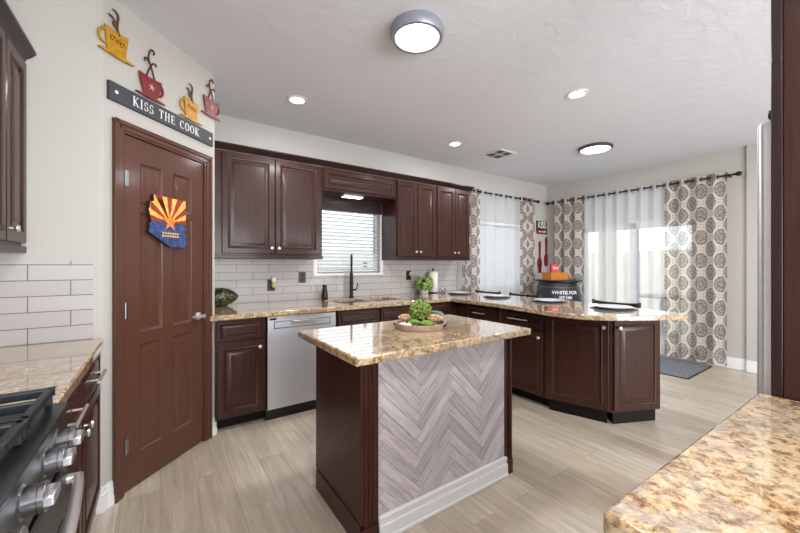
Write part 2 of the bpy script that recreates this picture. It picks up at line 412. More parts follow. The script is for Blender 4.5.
def tag(o, label, cat, group=None, kind=None):
    o['label'] = label; o['category'] = cat
    if group: o['group'] = group
    if kind: o['kind'] = kind
    return o
def thing(name, label, cat, loc=(0, 0, 0), rz=0, group=None):
    o = D.objects.new(name, None); C.objects.link(o); o.empty_display_size = .05
    o.location = loc; o.rotation_euler = (0, 0, rz); return tag(o, label, cat, group)
def kids(o): return [c for c in D.objects if c.parent == o]
def dup(root, loc, rz=None, label=None, group=None):
    def rec(o, par):
        c = o.copy(); C.objects.link(c)
        if par is not None: c.parent = par; c.matrix_parent_inverse = o.matrix_parent_inverse
        for ch in kids(o):
            if ch is not c: rec(ch, c)
        return c
    src_kids = kids(root)
    r = root.copy(); C.objects.link(r); r.location = loc
    if rz is not None: r.rotation_euler = (0, 0, rz)
    for ch in src_kids: rec(ch, r)
    if label: r['label'] = label
    if group: r['group'] = group
    return r
def struct(name, mb, mat, bevel=0, parent=None):
    o = mb.build(name, mat, parent, bevel); 
    if parent is None: o['kind'] = 'structure'
    return o
def RX(a): return Matrix.Rotation(a, 4, 'X')
def RY(a): return Matrix.Rotation(a, 4, 'Y')
def RZ(a): return Matrix.Rotation(a, 4, 'Z')
def T(x, y, z): return Matrix.Translation((x, y, z))
def text_mesh(body, size, depth, name, mat, parent, Mx, align='CENTER', space=1.0, bold=0):
    cu = D.curves.new(name, 'FONT'); cu.body = body; cu.size = size; cu.extrude = depth; cu.align_x = align; cu.space_character = space; cu.offset = bold
    tmp = D.objects.new(name, cu); C.objects.link(tmp)
    bpy.context.view_layer.update()
    me = D.meshes.new_from_object(tmp.evaluated_get(bpy.context.evaluated_depsgraph_get()))
    D.objects.remove(tmp); me.transform(Mx); me.materials.clear(); me.materials.append(mat); me.name = name
    o = D.objects.new(name, me); C.objects.link(o)
    if parent is not None: o.parent = parent
    return o

# ------------------------------------------------------------------ the room
CEIL, YB, XR = 2.75, 3.76, 5.90
PA = (-.24, 2.42); PB = (PA[0]+.827*math.sqrt(.5), PA[1]+.827*math.sqrt(.5))
struct('floor', MB().box(-1.3, 6.4, -4.6, 4.1, -.08, 0), M['floor'])
struct('ceiling', MB().box(-1.3, 6.4, -4.6, 4.1, CEIL, CEIL+.1), M['ceiling'])
# back wall with two window openings
def wall_x(name, y0, y1, x0, x1, holes):
    mb = MB(); xs = x0
    for (a, b, z0, z1) in holes:
        mb.box(xs, a, y0, y1, 0, CEIL); mb.box(a, b, y0, y1, 0, z0); mb.box(a, b, y0, y1, z1, CEIL); xs = b
    mb.box(xs, x1, y0, y1, 0, CEIL); return struct(name, mb, M['wall'])
SW = (1.46, 2.28, 1.20, 2.05)       # sink window
DW2 = (3.66, 5.25, .92, 2.0)        # dining window
wall_x('wall_back', YB, YB+.15, -1.1, 6.3, [SW, DW2])
PD = (1.50, 3.20, 0.0, 1.98)        # patio door opening (y0,y1,z0,z1)
mb = MB(); mb.box(XR, XR+.15, -4.6, PD[0], 0, CEIL); mb.box(XR, XR+.15, PD[1], YB, 0, CEIL); mb.box(XR, XR+.15, PD[0], PD[1], PD[3], CEIL)
struct('wall_right', mb, M['wall'])
struct('wall_left', MB().box(-1.1, -.92, -4.6, 3.9, 0, CEIL), M['wall'])
wall_x('wall_front', -3.5, -3.35, -1.1, 6.05, [(-.8, 5.2, .25, 2.45)])
struct('wall_dining_pier', MB().box(XR-.03, XR, .2, 1.09, 0, CEIL), M['wall'])
# pantry: a solid block with diagonal face (door applied on it, recessed)
e45 = math.radians(45); c45 = math.sqrt(.5)
def dpt(t, off=0): return (PA[0]+c45*t+c45*off, PA[1]+c45*t-c45*off)
o_l, o_r = .095, .715
p1 = dpt(o_l); p2 = dpt(o_r); p1b = dpt(o_l, -.12); p2b = dpt(o_r, -.12)
mb = MB()
mb.prism([(-.92, 2.40), (-.262, 2.40), (-.248, 2.408), PA, p1, p1b, (-.4, 2.58), (-.92, 2.58)], 0, CEIL)
mb.prism([p2, PB, (PB[0], YB), (PB[0]-.12, YB), (PB[0]-.12, PB[1]+.1), p2b], 0, CEIL)
Mdiag = T(PA[0], PA[1], 0) @ RZ(e45)
mb.box(o_l, o_r, 0, .12, 2.05, CEIL, Mdiag)
struct('wall_pantry', mb, M['wall'])
# pantry door, x along wall, -y towards room
dr = D.objects.new('door_1', None); C.objects.link(dr); dr.location = (*PA, 0); dr.rotation_euler = (0, 0, e45); dr['kind'] = 'structure'
dr['label'] = 'brown six panel pantry door in a brown casing'
mb = MB()
for (a, b) in ((.036, .098), (.712, .776)):
    s_ = 1 if a < .4 else -1
    xo, xi = (a, b) if s_ > 0 else (b, a)
    mb.box(xo, xo+s_*.022, -.024, 0, 0, 2.10); mb.box(xo+s_*.022, xo+s_*.05, -.018, 0, 0, 2.10-.022); mb.box(xo+s_*.05, xi, -.012, .1, 0, 2.10-.05)
mb.box(.036, .776, -.024, 0, 2.078, 2.10); mb.box(.058, .754, -.018, 0, 2.05, 2.078); mb.box(.086, .726, -.012, .1, 2.037, 2.05)
mb.build('door_casing', M['door'], dr, .003)
sx0, sx1, sz0, sz1 = .10, .71, .02, 2.035
slab = MB(); fr = .02
pans = []
cx_ = [(.205, .36), (.44, .60)]
zr = [(.20, .83), (.90, 1.61), (1.65, 1.90)]
# front face with holes for the six moulded panels
holes = [[(a, z0), (b, z0), (b, z1), (a, z1)] for (a, b) in cx_ for (z0, z1) in zr]
Mf = Matrix(((1, 0, 0, 0), (0, 0, -1, 0), (0, 1, 0, 0), (0, 0, 0, 1)))
slab.prism([(sx0, sz0), (sx1, sz0), (sx1, sz1), (sx0, sz1)], -.035, -.002, Mf, holes)
for hl in holes:
    x0, z0 = hl[0]; x1, z1 = hl[2]
    slab.rings(x1-x0, z1-z0, [(0, -.002), (.012, -.012), (.020, -.013), (.045, -.003), (.05, -.003)], None, x0, z0)
slab.build('door_slab', M['door'], dr, 0)
for hz in (.27, 1.04, 1.785):
    h = MB(); h.lathe([(.006, -.045), (.006, .045)], 10, T(.103, -.012, hz)); h.box(.098, .128, -.004, .0, hz-.045, hz+.045)
    h.lathe([(.0, -.052), (.005, -.048), (.007, -.045)], 10, T(.103, -.012, hz), False); h.build('hinge', M['knob_steel'], dr)
lv = MB(); lv.lathe([(.028, 0), (.028, .008), (.012, .014), (.012, .05), (.016, .055), (.0, .058)], 20, T(.655, 0, .93) @ RX(PI/2))
lv.tube([(.655, -.048, .93), (.63, -.05, .932), (.60, -.05, .926), (.565, -.052, .932), (.55, -.055, .94)], [.009, .009, .008, .007, .006], 8)
lv.build('lever_handle', M['chrome'], dr)

# baseboards
def bb_mb(x0, x1, h=.12, Mx=None):
    mb = MB(); mb.box(x0, x1, -.012, 0, 0, h-.035, Mx); mb.box(x0, x1, -.017, 0, 0, .05, Mx); mb.box(x0, x1, -.009, 0, h-.035, h-.012, Mx); mb.box(x0, x1, -.006, 0, h-.012, h, Mx); return mb
mb = bb_mb(-.012, .036, .13, Mdiag)
mb.prism([(-.275, 2.383), (-.2385, 2.383), (-.228, 2.4085), (-.24, 2.42), (-.262, 2.40), (-.275, 2.40)], 0, .095).prism([(-.275, 2.390), (-.243, 2.390), (-.235, 2.412), (-.24, 2.42), (-.262, 2.40), (-.275, 2.40)], .095, .13); mb2 = bb_mb(.776, .835, .13, Mdiag)
mb.v += []; k = len(mb.v)
for v in mb2.v: mb.v.append(v)
for f in mb2.f: mb.f.append(tuple(i+k for i in f))
struct('baseboard_pantry', mb, M['trim'], .002)
struct('baseboard_right', bb_mb(-1.6, 1.4, .13, T(XR-.03, 0, 0) @ RZ(-PI/2) @ T(0, 0, 0)) if False else MB().box(XR-.045, XR-.03, .2, 1.09, 0, .115).box(XR-.037, XR-.03, .2, 1.09, .115, .14).box(XR-.015, XR, 1.09, 1.47, 0, .115).box(XR-.008, XR, 1.09, 1.47, .115, .14), M['trim'], .003)
struct('baseboard_back', MB().box(3.75, XR, YB-.015, YB, 0, .115).box(3.75, XR, YB-.008, YB, .115, .14), M['trim'], .003)

# windows
def window(name, hole, blind=True, mull=True):
    x0, x1, z0, z1 = hole; w = MB()
    y = YB+.06
    w.box(x0, x0+.04, y, y+.06, z0, z1); w.box(x1-.04, x1, y, y+.06, z0, z1); w.box(x0, x1, y, y+.06, z0, z0+.04); w.box(x0, x1, y, y+.06, z1-.04, z1)
    if mull: w.box((x0+x1)/2-.02, (x0+x1)/2+.02, y, y+.06, z0, z1)
    o = struct(name, w, M['trim'], .003)
    g = MB().box(x0+.03, x1-.03, y+.025, y+.03, z0+.03, z1-.03).build('pane', M['glass'], o)
    return o
w1 = window('window_1', SW, mull=False)
x0, x1, z0, z1 = SW
MB().box(x0-.05, x0, YB-.014, YB, z0-.03, z1+.02).box(x1, x1+.045, YB-.014, YB, z0-.03, z1+.02).box(x0-.05, x1+.045, YB-.022, YB+.06, z0-.03, z0).build('window_casing', M['trim'], w1, .003)
w2 = window('window_2', DW2)
x0, x1, z0, z1 = DW2
MB().box(x0-.03, x0, YB-.014, YB, z0-.005, z1+.02).box(x0-.03, x1+.03, YB-.02, YB+.06, z0-.02, z0).build('window_sill', M['trim'], w2, .003)
# patio door
pdm = MB(); y0, y1, z0, z1 = PD; X = XR+.05
pdm.box(X, X+.08, y0, y0+.05, 0, z1); pdm.box(X, X+.08, y1-.05, y1, 0, z1); pdm.box(X, X+.08, y0, y1, z1-.05, z1); pdm.box(X-.01, X+.09, y0, y1, 0, .03)
pdo = struct('door_2', pdm, M['trim'], .003); ym = (y0+y1)/2
for (a, b, dx) in ((y0+.05, ym+.05, .0), (ym-.05, y1-.05, .04)):
    s_ = MB(); 
    s_.box(X+dx, X+dx+.035, a, a+.09, .03, z1-.05); s_.box(X+dx, X+dx+.035, b-.09, b, .03, z1-.05); s_.box(X+dx, X+dx+.035, a, b, .03, .14); s_.box(X+dx, X+dx+.035, a, b, z1-.14, z1-.05)
    so = s_.build('sliding_panel', M['trim'], pdo, .003)
    MB().box(X+dx+.015, X+dx+.02, a+.08, b-.08, .13, z1-.13).build('pane', M['glass'], so)
# blinds
def blinds(name, label, x0, x1, z0, z1, yc, tilt):
    t = thing(name, label, 'blind', ((x0+x1)/2, yc, z0), 0); w = (x1-x0)/2; n = int((z1-z0-.05)/.042)
    s_ = MB()
    for i in range(n):
        z = .02+.042*(i+.5); s_.box(-w, w, -.024, .024, -.0013, .0013, T(0, 0, z) @ RX(tilt))
    s_.build('slats', M['blind'], t)
    MB().box(-w, w, -.028, .028, z1-z0-.045, z1-z0).build('headrail', M['white_plastic'], t, .003)
    MB().box(-w, w, -.025, .025, 0, .015).build('bottom_rail', M['white_plastic'], t, .003)
    for q in (-w*.7, w*.7): MB().tube([(q, -.027, .01), (q, -.027, z1-z0-.03)], .0012, 5).build('ladder_cord', M['white_plastic'], t)
    return t
b1 = blinds('window_blind', 'white slatted blind over the kitchen sink window', 1.475, 2.265, 1.215, 2.03, YB+.028, math.radians(35))
MB().tube([(.33, -.03, .72), (.33, -.032, .25)], .003, 6).lathe([(.0, 0), (.006, .004), (.005, .03), (0, .034)], 8, T(.33, -.032, .22)).build('tilt_cord', M['black_plastic'], b1)
blinds('window_blind', 'white slatted blind behind the sheer in the dining window', 3.68, 5.23, .93, 1.985, YB+.028, math.radians(55))
st = MB().lathe([(0, 0), (.035, 0), (.035, .001), (0, .001)], 20, T(2.12, YB+.083, 1.30) @ RX(PI/2), False).build('round_sticker', M['black_plastic'], w1)

# backsplash
bs = MB()
zt = 1.37; z0 = .9144
x0, x1, wz0, wz1 = SW
OX, OZ = .774, .9144
def shift(mb, x, z): mb.v = [(a-x, b, c_-z) for (a, b, c_) in mb.v]; return mb
bs.box(PB[0], x0-.05, YB-.008, YB, z0, 2.0); bs.box(x1+.045, 3.60, YB-.008, YB, z0, 2.0 if False else 1.40); bs.box(x0-.05, x1+.045, YB-.008, YB, z0, wz0-.03)
bs.box(x1+.045, x1+.06, YB-.008, YB, 1.40, 2.0)
shift(bs, OX, OZ); bso = bs.build('backsplash', M['tile']); bso.location = (OX, 0, OZ)
tag(bso, 'white subway tile backsplash along the back counter', 'backsplash')
bso = shift(MB().box(-.92, -.286, 2.392, 2.40, .9144, 1.318), -.371, OZ).build('backsplash', M['tile']); bso.location = (-.371, 0, OZ)
tag(bso, 'white subway tile backsplash on the short wall by the range', 'backsplash')

# ------------------------------------------------------------------ cabinets
def prof(fr, t=.02):
    return [(0, 0), (0, t-.004), (.004, t), (fr-.012, t), (fr-.008, t+.003), (fr-.002, t+.001), (fr+.004, t-.008), (fr+.012, t-.009), (fr+.016, t-.009), (fr+.038, t-.001), (fr+.042, t-.001)]
def prof_s(fr, t=.02):
    return [(0, 0), (0, t-.004), (.004, t), (fr-.006, t), (fr-.003, t+.002), (fr+.002, t-.007), (fr+.008, t-.008), (fr+.022, t-.001), (fr+.025, t-.001)]
def door_panel(name, x, z, w, h, mat, parent, y=0):
    small = min(w, h) < .2
    o = MB().rings(w, h, prof_s(.026 if min(w, h) > .12 else .02) if small else prof(.058), T(0, y, 0), x, z).build(name, mat, parent, 0, 28)
    return o
def knob(x, z, parent, y=-.02):
    return MB().lathe([(.006, 0), (.005, .012), (.013, .018), (.016, .024), (.013, .030), (0, .033)], 16, T(x, y, z) @ RX(PI/2)).build('knob', M['chrome'], parent)
def pull(x, z, parent, L=.13, y=-.02):
    m = MB(); m.tube([(x-L/2, y-.034, z), (x+L/2, y-.034, z)], .0062, 10)
    for q in (-L*.33, L*.33): m.tube([(x+q, y, z), (x+q, y-.034, z)], .005, 8)
    return m.build('pull', M['chrome'], parent)
def base_cab(label, loc, rz, w, depth, fronts, mat=None, toe=.09, side_r=False):
    """fronts: ('drawer'|'door'|'false', x0, x1, z0, z1, hardware)"""
    mat = mat or M['cab']
    t = thing('base_cabinet', label, 'cabinet', loc, rz)
    MB().box(0, w, 0, depth, .10, .872).build('carcass', mat, t, .002)
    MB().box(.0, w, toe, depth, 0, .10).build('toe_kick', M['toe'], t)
    for (k, x0, x1, z0, z1, hw) in fronts:
        nm = {'drawer': 'drawer_front', 'door': 'cabinet_door', 'false': 'false_drawer_front'}[k]
        d = door_panel(nm, x0, z0, x1-x0, z1-z0, mat, t)
        if hw == 'pull': pull((x0+x1)/2, (z0+z1)/2, d, .22 if w > .5 else .16)
        elif hw == 'kr': knob(x1-.03, z1-.05, d)
        elif hw == 'kl': knob(x0+.03, z1-.05, d)
    return t
YF = 2.99
def std(w, hw='kr', dp='pull', kind='drawer', n=1):
    fr = [(kind, .012, w-.012, .705, .858, dp)]
    if n == 1: fr.append(('door', .012, w-.012, .115, .69, hw))
    else: fr += [('door', .012, w/2-.002, .115, .69, 'kr'), ('door', w/2+.002, w-.012, .115, .69, 'kl')]
    return fr
base_cab('dark cherry base cabinet between the pantry wall and the dishwasher', (PB[0], YF, 0), 0, .718-PB[0], .76, [('drawer', .012, .352, .705, .858, None), ('door', .012, .352, .115, .69, 'kr')])
base_cab('dark cherry sink base cabinet with two false drawer fronts under the sink', (1.345, YF, 0), 0, .93, .76,
         [('false', .012, .455, .715, .858, None), ('false', .475, .918, .715, .858, None), ('door', .012, .455, .115, .695, 'kr'), ('door', .475, .918, .115, .695, 'kl')])
base_cab('dark cherry corner base cabinet where the back run meets the peninsula', (2.28, YF, 0), 0, .54, .76, [('drawer', .02, .50, .705, .858, None), ('door', .02, .50, .115, .69, 'kr')])
XP = 2.84
R90 = -PI/2
base_cab('narrow drawer base cabinet on the peninsula nearest the inner corner', (XP, 3.07, 0), R90, .268, .48, [('drawer', .06, .262, .715, .858, None), ('door', .06, .262, .115, .70, None)])
base_cab('peninsula base cabinet with a short pull drawer beside the corner unit', (XP, 2.80, 0), R90, .455, .48, std(.455))
base_cab('peninsula base cabinet with a wide pull drawer next to the angled cabinet', (XP, 2.345, 0), R90, .515, .48, std(.515))
# angled cabinets at the peninsula end
def angled(label, pa, pb, pts, hw, right_inset=.014, left_inset=.014):
    a = Vector(pa); b = Vector(pb); d = b-a; w = d.length; rz = math.atan2(d.y, d.x)
    t = thing('angled_base_cabinet', label, 'cabinet', (a.x, a.y, 0), rz); inv = (T(a.x, a.y, 0) @ RZ(rz)).inverted()
    MB().prism(pts, .10, .872, inv).build('carcass', M['cab'], t)
    cen = Vector((sum(p[0] for p in pts)/len(pts), sum(p[1] for p in pts)/len(pts)))
    tp = [tuple(cen+(Vector(p)-cen)*.88) for p in pts]
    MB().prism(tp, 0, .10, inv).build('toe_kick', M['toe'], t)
    dd = door_panel('cabinet_door', left_inset, .115, w-left_inset-right_inset, .745, M['cab'], t)
    knob(left_inset+.035 if hw == 'kl' else w-right_inset-.035, .79, dd)
    return t
Q1, Q2, Q3, Q4, Q5 = (XP, 1.828), (3.0, 1.345), (3.42, 1.155), (3.46, 1.30), (3.46, 1.828)
angled('wide angled cabinet door unit at the bend of the peninsula', Q1, Q2, [Q1, Q2, (3.32, 1.60), (3.32, 1.828)], 'kr')
angled('narrower angled cabinet at the rounded end of the peninsula', Q2, Q3, [(3.0, 1.345), Q3, (3.43, 1.36), (3.32, 1.42), (3.32, 1.598), ], 'kl')

# countertops
def arc_pts(c, r, a0, a1, n): return [(c[0]+r*math.cos(math.radians(a0+(a1-a0)*i/n)), c[1]+r*math.sin(math.radians(a0+(a1-a0)*i/n))) for i in range(n+1)]
outer = [(.305, 2.935), (2.745, 2.955), (2.735, 2.25), (2.69, 1.93), (2.64, 1.68), (2.645, 1.50), (2.69, 1.375), (2.78, 1.27), (2.92, 1.16), (3.14, 1.04), (3.32, .965), (3.375, .955), (3.41, .99),
         (3.46, 1.20), (3.54, 1.50), (3.60, 1.9), (3.62, 2.4), (3.62, 3.752), (PB[0]+.001, 3.752), (PB[0]+.001, PB[1]-.01), (.305, 2.953)]
def rrect(x0, x1, y0, y1, r=.05, n=4):
    return arc_pts((x1-r, y0+r), r, -90, 0, n)+arc_pts((x1-r, y1-r), r, 0, 90, n)+arc_pts((x0+r, y1-r), r, 90, 180, n)+arc_pts((x0+r, y0+r), r, 180, 270, n)
h1 = rrect(1.46, 1.84, 3.19, 3.57); h2 = rrect(1.875, 2.25, 3.19, 3.57)
tag(MB().prism(outer, .874, .914, None, [h1, h2]).build('countertop', M['granite'], None, .006), 'gold granite countertop running along the back wall and peninsula', 'countertop')
sk = thing('kitchen_sink', 'double bowl steel sink set into the back countertop', 'sink', (1.855, 3.38, .70))
for (a, b) in ((1.46, 1.84), (1.875, 2.25)):
    o_ = rrect(a-.002, b+.002, 3.188, 3.572); i_ = rrect(a+.004, b-.004, 3.194, 3.566)
    m = MB(); m.prism(o_, -.0, .172, T(-1.855, -3.38, 0), [i_]); m.prism(o_, -.004, 0.0, T(-1.855, -3.38, 0)); bo = m.build('bowl', M['steel'], sk)
    MB().lathe([(.045, .0), (.045, .004), (.03, .002), (0, .002)], 20, T((a+b)/2-1.855, 0, 0)).build('drain', M['chrome'], bo)

# uppers
def upper(label, loc, rz, w, z0, z1, doors, depth=.325, fill=None, rail=True, hw=True, mat=None):
    mat = mat or M['cab']
    t = thing('wall_cabinet', label, 'cabinet', (loc[0], loc[1], z0), rz)
    MB().box(0, w, 0, depth, 0, z1-z0).build('carcass', mat, t, .002)
    H = z1-z0
    for i, (a, b, k) in enumerate(doors):
        d = door_panel('cabinet_door', a, .045 if rail else .02, b-a, H-(.055 if rail else .035), mat, t)
        if k == 'kr': knob(b-.03, .10, d)
        if k == 'kl': knob(a+.03, .10, d)
    if rail: MB().box(-.003, w+.003, -.018, .004, 0, .032).build('light_rail', M['cab_dark'], t, .004)
    return t
YU = 3.43
upper('dark cherry double wall cabinet beside the pantry', (PB[0], YU), 0, 1.385-PB[0], 1.355, 2.315, [(.105, .558, 'kr'), (.564, 1.017, 'kl')])
vl = upper('short valance wall cabinet with lit underside above the sink window', (1.387, YU), 0, .918, 2.075, 2.315, [(.012, .906, None)], rail=False)
MB().box(0.01, .908, .30, .325, -.15, 0).build('back_panel', M['cab_dark'], vl)
MB().box(.28, .52, .06, .16, -.018, 0).build('light_housing', M['white_plastic'], vl, .003)
MB().box(.29, .51, .07, .15, -.021, -.018).build('light_lens', M['lamp'], vl)
upper('dark cherry double wall cabinet immediately right of the sink window', (2.307, YU), 0, .625, 1.355, 2.315, [(.012, .311, 'kr'), (.316, .613, 'kl')])
upper('dark cherry double wall cabinet at the end nearest the dining window', (2.934, YU), 0, .60, 1.355, 2.315, [(.008, .320, 'kr'), (.326, .588, 'kl')])
def crown(pts, z, label, sgn=1):
    """pts polyline in plan of the cabinet front; swept stepped profile outward"""
    prf = [(0, 0), (.012, 0), (.016, .012), (.03, .022), (.046, .040), (.05, .044), (.05, .056), (0, .056)]
    n = len(pts); mb = MB(); vs = []; fs = []
    P_ = [Vector(p) for p in pts]
    nor = []
    for i in range(n-1):
        d = (P_[i+1]-P_[i]).normalized(); nor.append(Vector((d.y, -d.x))*sgn)
    for i in range(n):
        if i == 0: m_ = nor[0]
        elif i == n-1: m_ = nor[-1]
        else:
            m_ = nor[i-1]+nor[i]; m_ = m_/ (m_.length_squared/2)
        for (o_, h_) in prf: vs.append((P_[i].x+m_.x*o_, P_[i].y+m_.y*o_, z+h_))
    k = len(prf)
    for i in range(n-1):
        for j in range(k): fs.append((i*k+j, (i+1)*k+j, (i+1)*k+(j+1) % k, i*k+(j+1) % k))
    fs.append(tuple(range(k))); fs.append(tuple(reversed(range((n-1)*k, n*k))))
    return tag(mb.add(vs, fs).build('crown_moulding', M['cab_dark']), label, 'moulding')
crown([(PB[0]+.001, YU-.001), (3.536, YU-.001), (3.536, YB-.002)], 2.317, 'dark crown moulding along the top of the back wall cabinets')
upper_w = upper('dark cherry wall cabinet at left edge beside the tiled wall', (-.545, 1.40), PI/2, .995, 1.355, 2.27, [(.012, .36, 'kr'), (.37, .715, 'kl'), (.725, .985, 'kl')], depth=.37)
crown([(-.544, 1.38), (-.544, 2.396)], 2.272, 'dark crown moulding on the left wall cabinet')
# left base
base_cab('dark cherry base cabinet directly beside the range', (-.275, 1.345, 0), PI/2, .515, .63, std(.515))
base_cab('dark cherry base cabinet against the tiled end wall', (-.275, 1.865, 0), PI/2, .525, .63, std(.525, 'kl'))
tag(MB().prism([(-.915, 1.335), (-.237, 1.335), (-.237, 2.33), (-.243, 2.388), (-.915, 2.388)], .874, .914).build('countertop', M['granite'], None, .006), 'gold granite countertop between the range and the tiled wall', 'countertop')

# near counter with cabinet, fridge panel, fridge
tag(MB().prism([(.568, -.55), (1.493, -.55), (1.486, .252), (.576, .270), (.566, .262)], .874, .914).build('countertop', M['granite'], None, .007, 3), 'gold granite countertop corner in the near right foreground', 'countertop')
base_cab('dark base cabinet under the foreground countertop', (1.49, .215, 0), PI, .88, .74, std(.88, n=2))
pn = thing('refrigerator_side_panel', 'tall dark wood end panel beside the refrigerator', 'panel', (1.509, -.2, 0))
MB().box(-.011, .011, -.35, .401, 0, 2.74).build('panel', M['cab'], pn, .002)
MB().box(-.013, .013, .4015, .426, 0, 2.74).build('edge_stile', M['cab_dark'], pn, .003)
fz = thing('refrigerator', 'stainless steel french door refrigerator past the tall end panel', 'refrigerator', (1.54, -.5, 0))
MB().box(0, .88, 0, .67, .02, 1.74).build('body', M['steel_dark'], fz, .006)
for (a, b, n_) in ((.0, .437, 0), (.443, .88, 1)):
    d = MB().box(a, b, .675, .765, .70, 1.745).build('refrigerator_door', M['steel'], fz, .018, seg=4)
    x = .40 if n_ == 0 else .48
    MB().tube([(x, .764, .80)]+[(x, .785+.030*math.sin(PI*q/20), .80+.62*q/20) for q in range(21)]+[(x, .764, 1.42)], .010, 10).build('handle', M['chrome'], d)
d = MB().box(0, .88, .675, .765, .06, .69).build('freezer_drawer', M['steel'], fz, .018, seg=4)
MB().tube([(.1, .764, .62), (.12, .81, .62), (.76, .81, .62), (.78, .764, .62)], .012, 10).build('handle', M['chrome'], d)
MB().box(.0, .10, .62, .74, 1.747, 1.775).build('hinge_cover', M['black_plastic'], fz, .006)

# island
isl = thing('kitchen_island', 'dark wood island cabinet with herringbone plank front panel', 'island', (.751, 1.40, 0))
MB().box(.012, 1.058, .03, .565, .0, .872).build('carcass', M['island'], isl, .002)
MB().box(-.0, .012, .02, .555, .115, .872).build('side_panel', M['island'], isl, .002)
MB().box(1.058, 1.069, .02, .555, .0, .872).build('side_panel', M['island'], isl, .002)
MB().box(-.006, .012, .0, .54, 0, .115).build('side_plinth', M['island'], isl, .003)
def fluted(x0, x1, lab):
    m = MB(); m.box(x0, x1, 0, .05, 0, .872); w = x1-x0
    for k in range(3): m.box(x0+.016+k*(w-.032)/3+.004, x0+.016+(k+1)*(w-.032)/3-.004, -.005, .001, .10, .85)
    m.box(x0+.002, x1-.002, -.008, .001, 0, .09)
    return m.build('corner_post', M['island'], isl, .002)
fluted(-.002, .093, ''); fluted(1.004, 1.071, '')
# herringbone planks (x0..x1, z0..z1 in the island's front plane)
def clip(poly, x0, x1, z0, z1):
    def cl(P, f, inter):
        out = []
        for i in range(len(P)):
            a, b = P[i], P[(i+1) % len(P)]; fa, fb = f(a), f(b)
            if fa >= 0: out.append(a)
            if (fa >= 0) != (fb >= 0):
                t_ = fa/(fa-fb); out.append(tuple(a[k]+(b[k]-a[k])*t_ for k in range(len(a))))
        return out
    for f in (lambda p: p[0]-x0, lambda p: x1-p[0], lambda p: p[1]-z0, lambda p: z1-p[1]):
        poly = cl(poly, f, None)
        if len(poly) < 3: return []
    return poly
hx0, hx1, hz0, hz1 = .094, 1.003, .10, .87
N_, w_ = 6, .053
me_v, me_f, me_uv = [], [], []
gap = .0009; HOFF = .354
def add_plank(u0, v0, lu, lv, along_u):
    cs = [(u0+gap, v0+gap), (u0+lu-gap, v0+gap), (u0+lu-gap, v0+lv-gap), (u0+gap, v0+lv-gap)]
    P = []
    for (u, v) in cs:
        x = (u-v)*c45; z = (u+v)*c45
        uu, vv = (u, v) if along_u else (v, u)
        P.append((x+HOFF, z-.3, uu, vv))
    P = clip(P, hx0, hx1, hz0, hz1)
    if len(P) < 3: return
    k = len(me_v); n = len(P)
    for p in P: me_v.append((p[0], .006, p[1])); 
    for p in P: me_v.append((p[0], .020, p[1]))
    me_f.append(tuple(range(k, k+n))); me_uv.append([(p[2], p[3]) for p in P])
    for i in range(n):
        j = (i+1) % n; me_f.append((k+j, k+i, k+n+i, k+n+j)); me_uv.append([(P[j][2], P[j][3]), (P[i][2], P[i][3]), (P[i][2], P[i][3]), (P[j][2], P[j][3])])
for j in range(-40, 60):
    for m_ in range(-8, 9):
        add_plank((j+2*N_*m_)*w_, j*w_, N_*w_, w_, True)
        add_plank(j*w_, (j-2*N_+1+2*N_*m_)*w_, w_, N_*w_, False)
me = D.meshes.new('herringbone_panel'); me.from_pydata(me_v, [], me_f); uvl = me.uv_layers.new(name='UVMap')
li = 0
for p, uvs in zip(me.polygons, me_uv):
    for q, uv in enumerate(uvs): uvl.data[p.loop_start+q].uv = uv
me.materials.append(M['plank']); ho = D.objects.new('herringbone_panel', me); C.objects.link(ho); ho.parent = isl
MB().box(hx0, hx1, .0205, .03, .0, .872).build('panel_backing', simple('dark_plank_gap', (96, 88, 88), .8), isl)
bbm = MB(); bbm.box(hx0-.001, hx1+.012, -.014, .02, 0, .075); bbm.box(hx0-.001, hx1+.012, -.008, .02, .075, .098); bbm.box(hx0-.001, hx1+.012, -.02, .02, .0, .018); bbm.box(hx0-.001, hx1+.010, -.012, .02, .098, .114)
bbm.build('island_baseboard', M['trim'], isl, .004)
tag(MB().prism([(.667, 1.287), (1.853, 1.283), (1.853, 2.005), (.660, 2.005)], .874, .914).build('countertop', M['granite'], None, .008, seg=3), 'rectangular gold granite top of the island', 'countertop')

# dishwasher
dw = thing('dishwasher', 'stainless steel dishwasher under the back counter', 'dishwasher', (.722, 2.965, 0))
MB().box(.003, .609, .03, .62, .10, .868).build('body', M['black_plastic'], dw)
dd = MB().box(.003, .609, 0, .028, .10, .868).build('dishwasher_door', M['steel'], dw, .005)
MB().rings(.50, .062, [(0, 0), (.002, .002), (.006, .002), (.012, -.012)], None, .055, .765).build('handle_pocket', M['steel_dark'], dd)
MB().box(.20, .42, -.006, .0, .79, .822).build('handle_lip', M['chrome'], dd, .003)
MB().box(.02, .075, -.0015, 0, .838, .856).build('badge', M['black_plastic'], dd)
text_mesh('SAMSUNG', .013, .0004, 'badge_lettering', M['black_letter'], dd, T(.47, -.0012, .225) @ RX(PI/2))
MB().box(.0, .612, .05, .12, 0, .095).build('toe_plate', M['black_plastic'], dw)

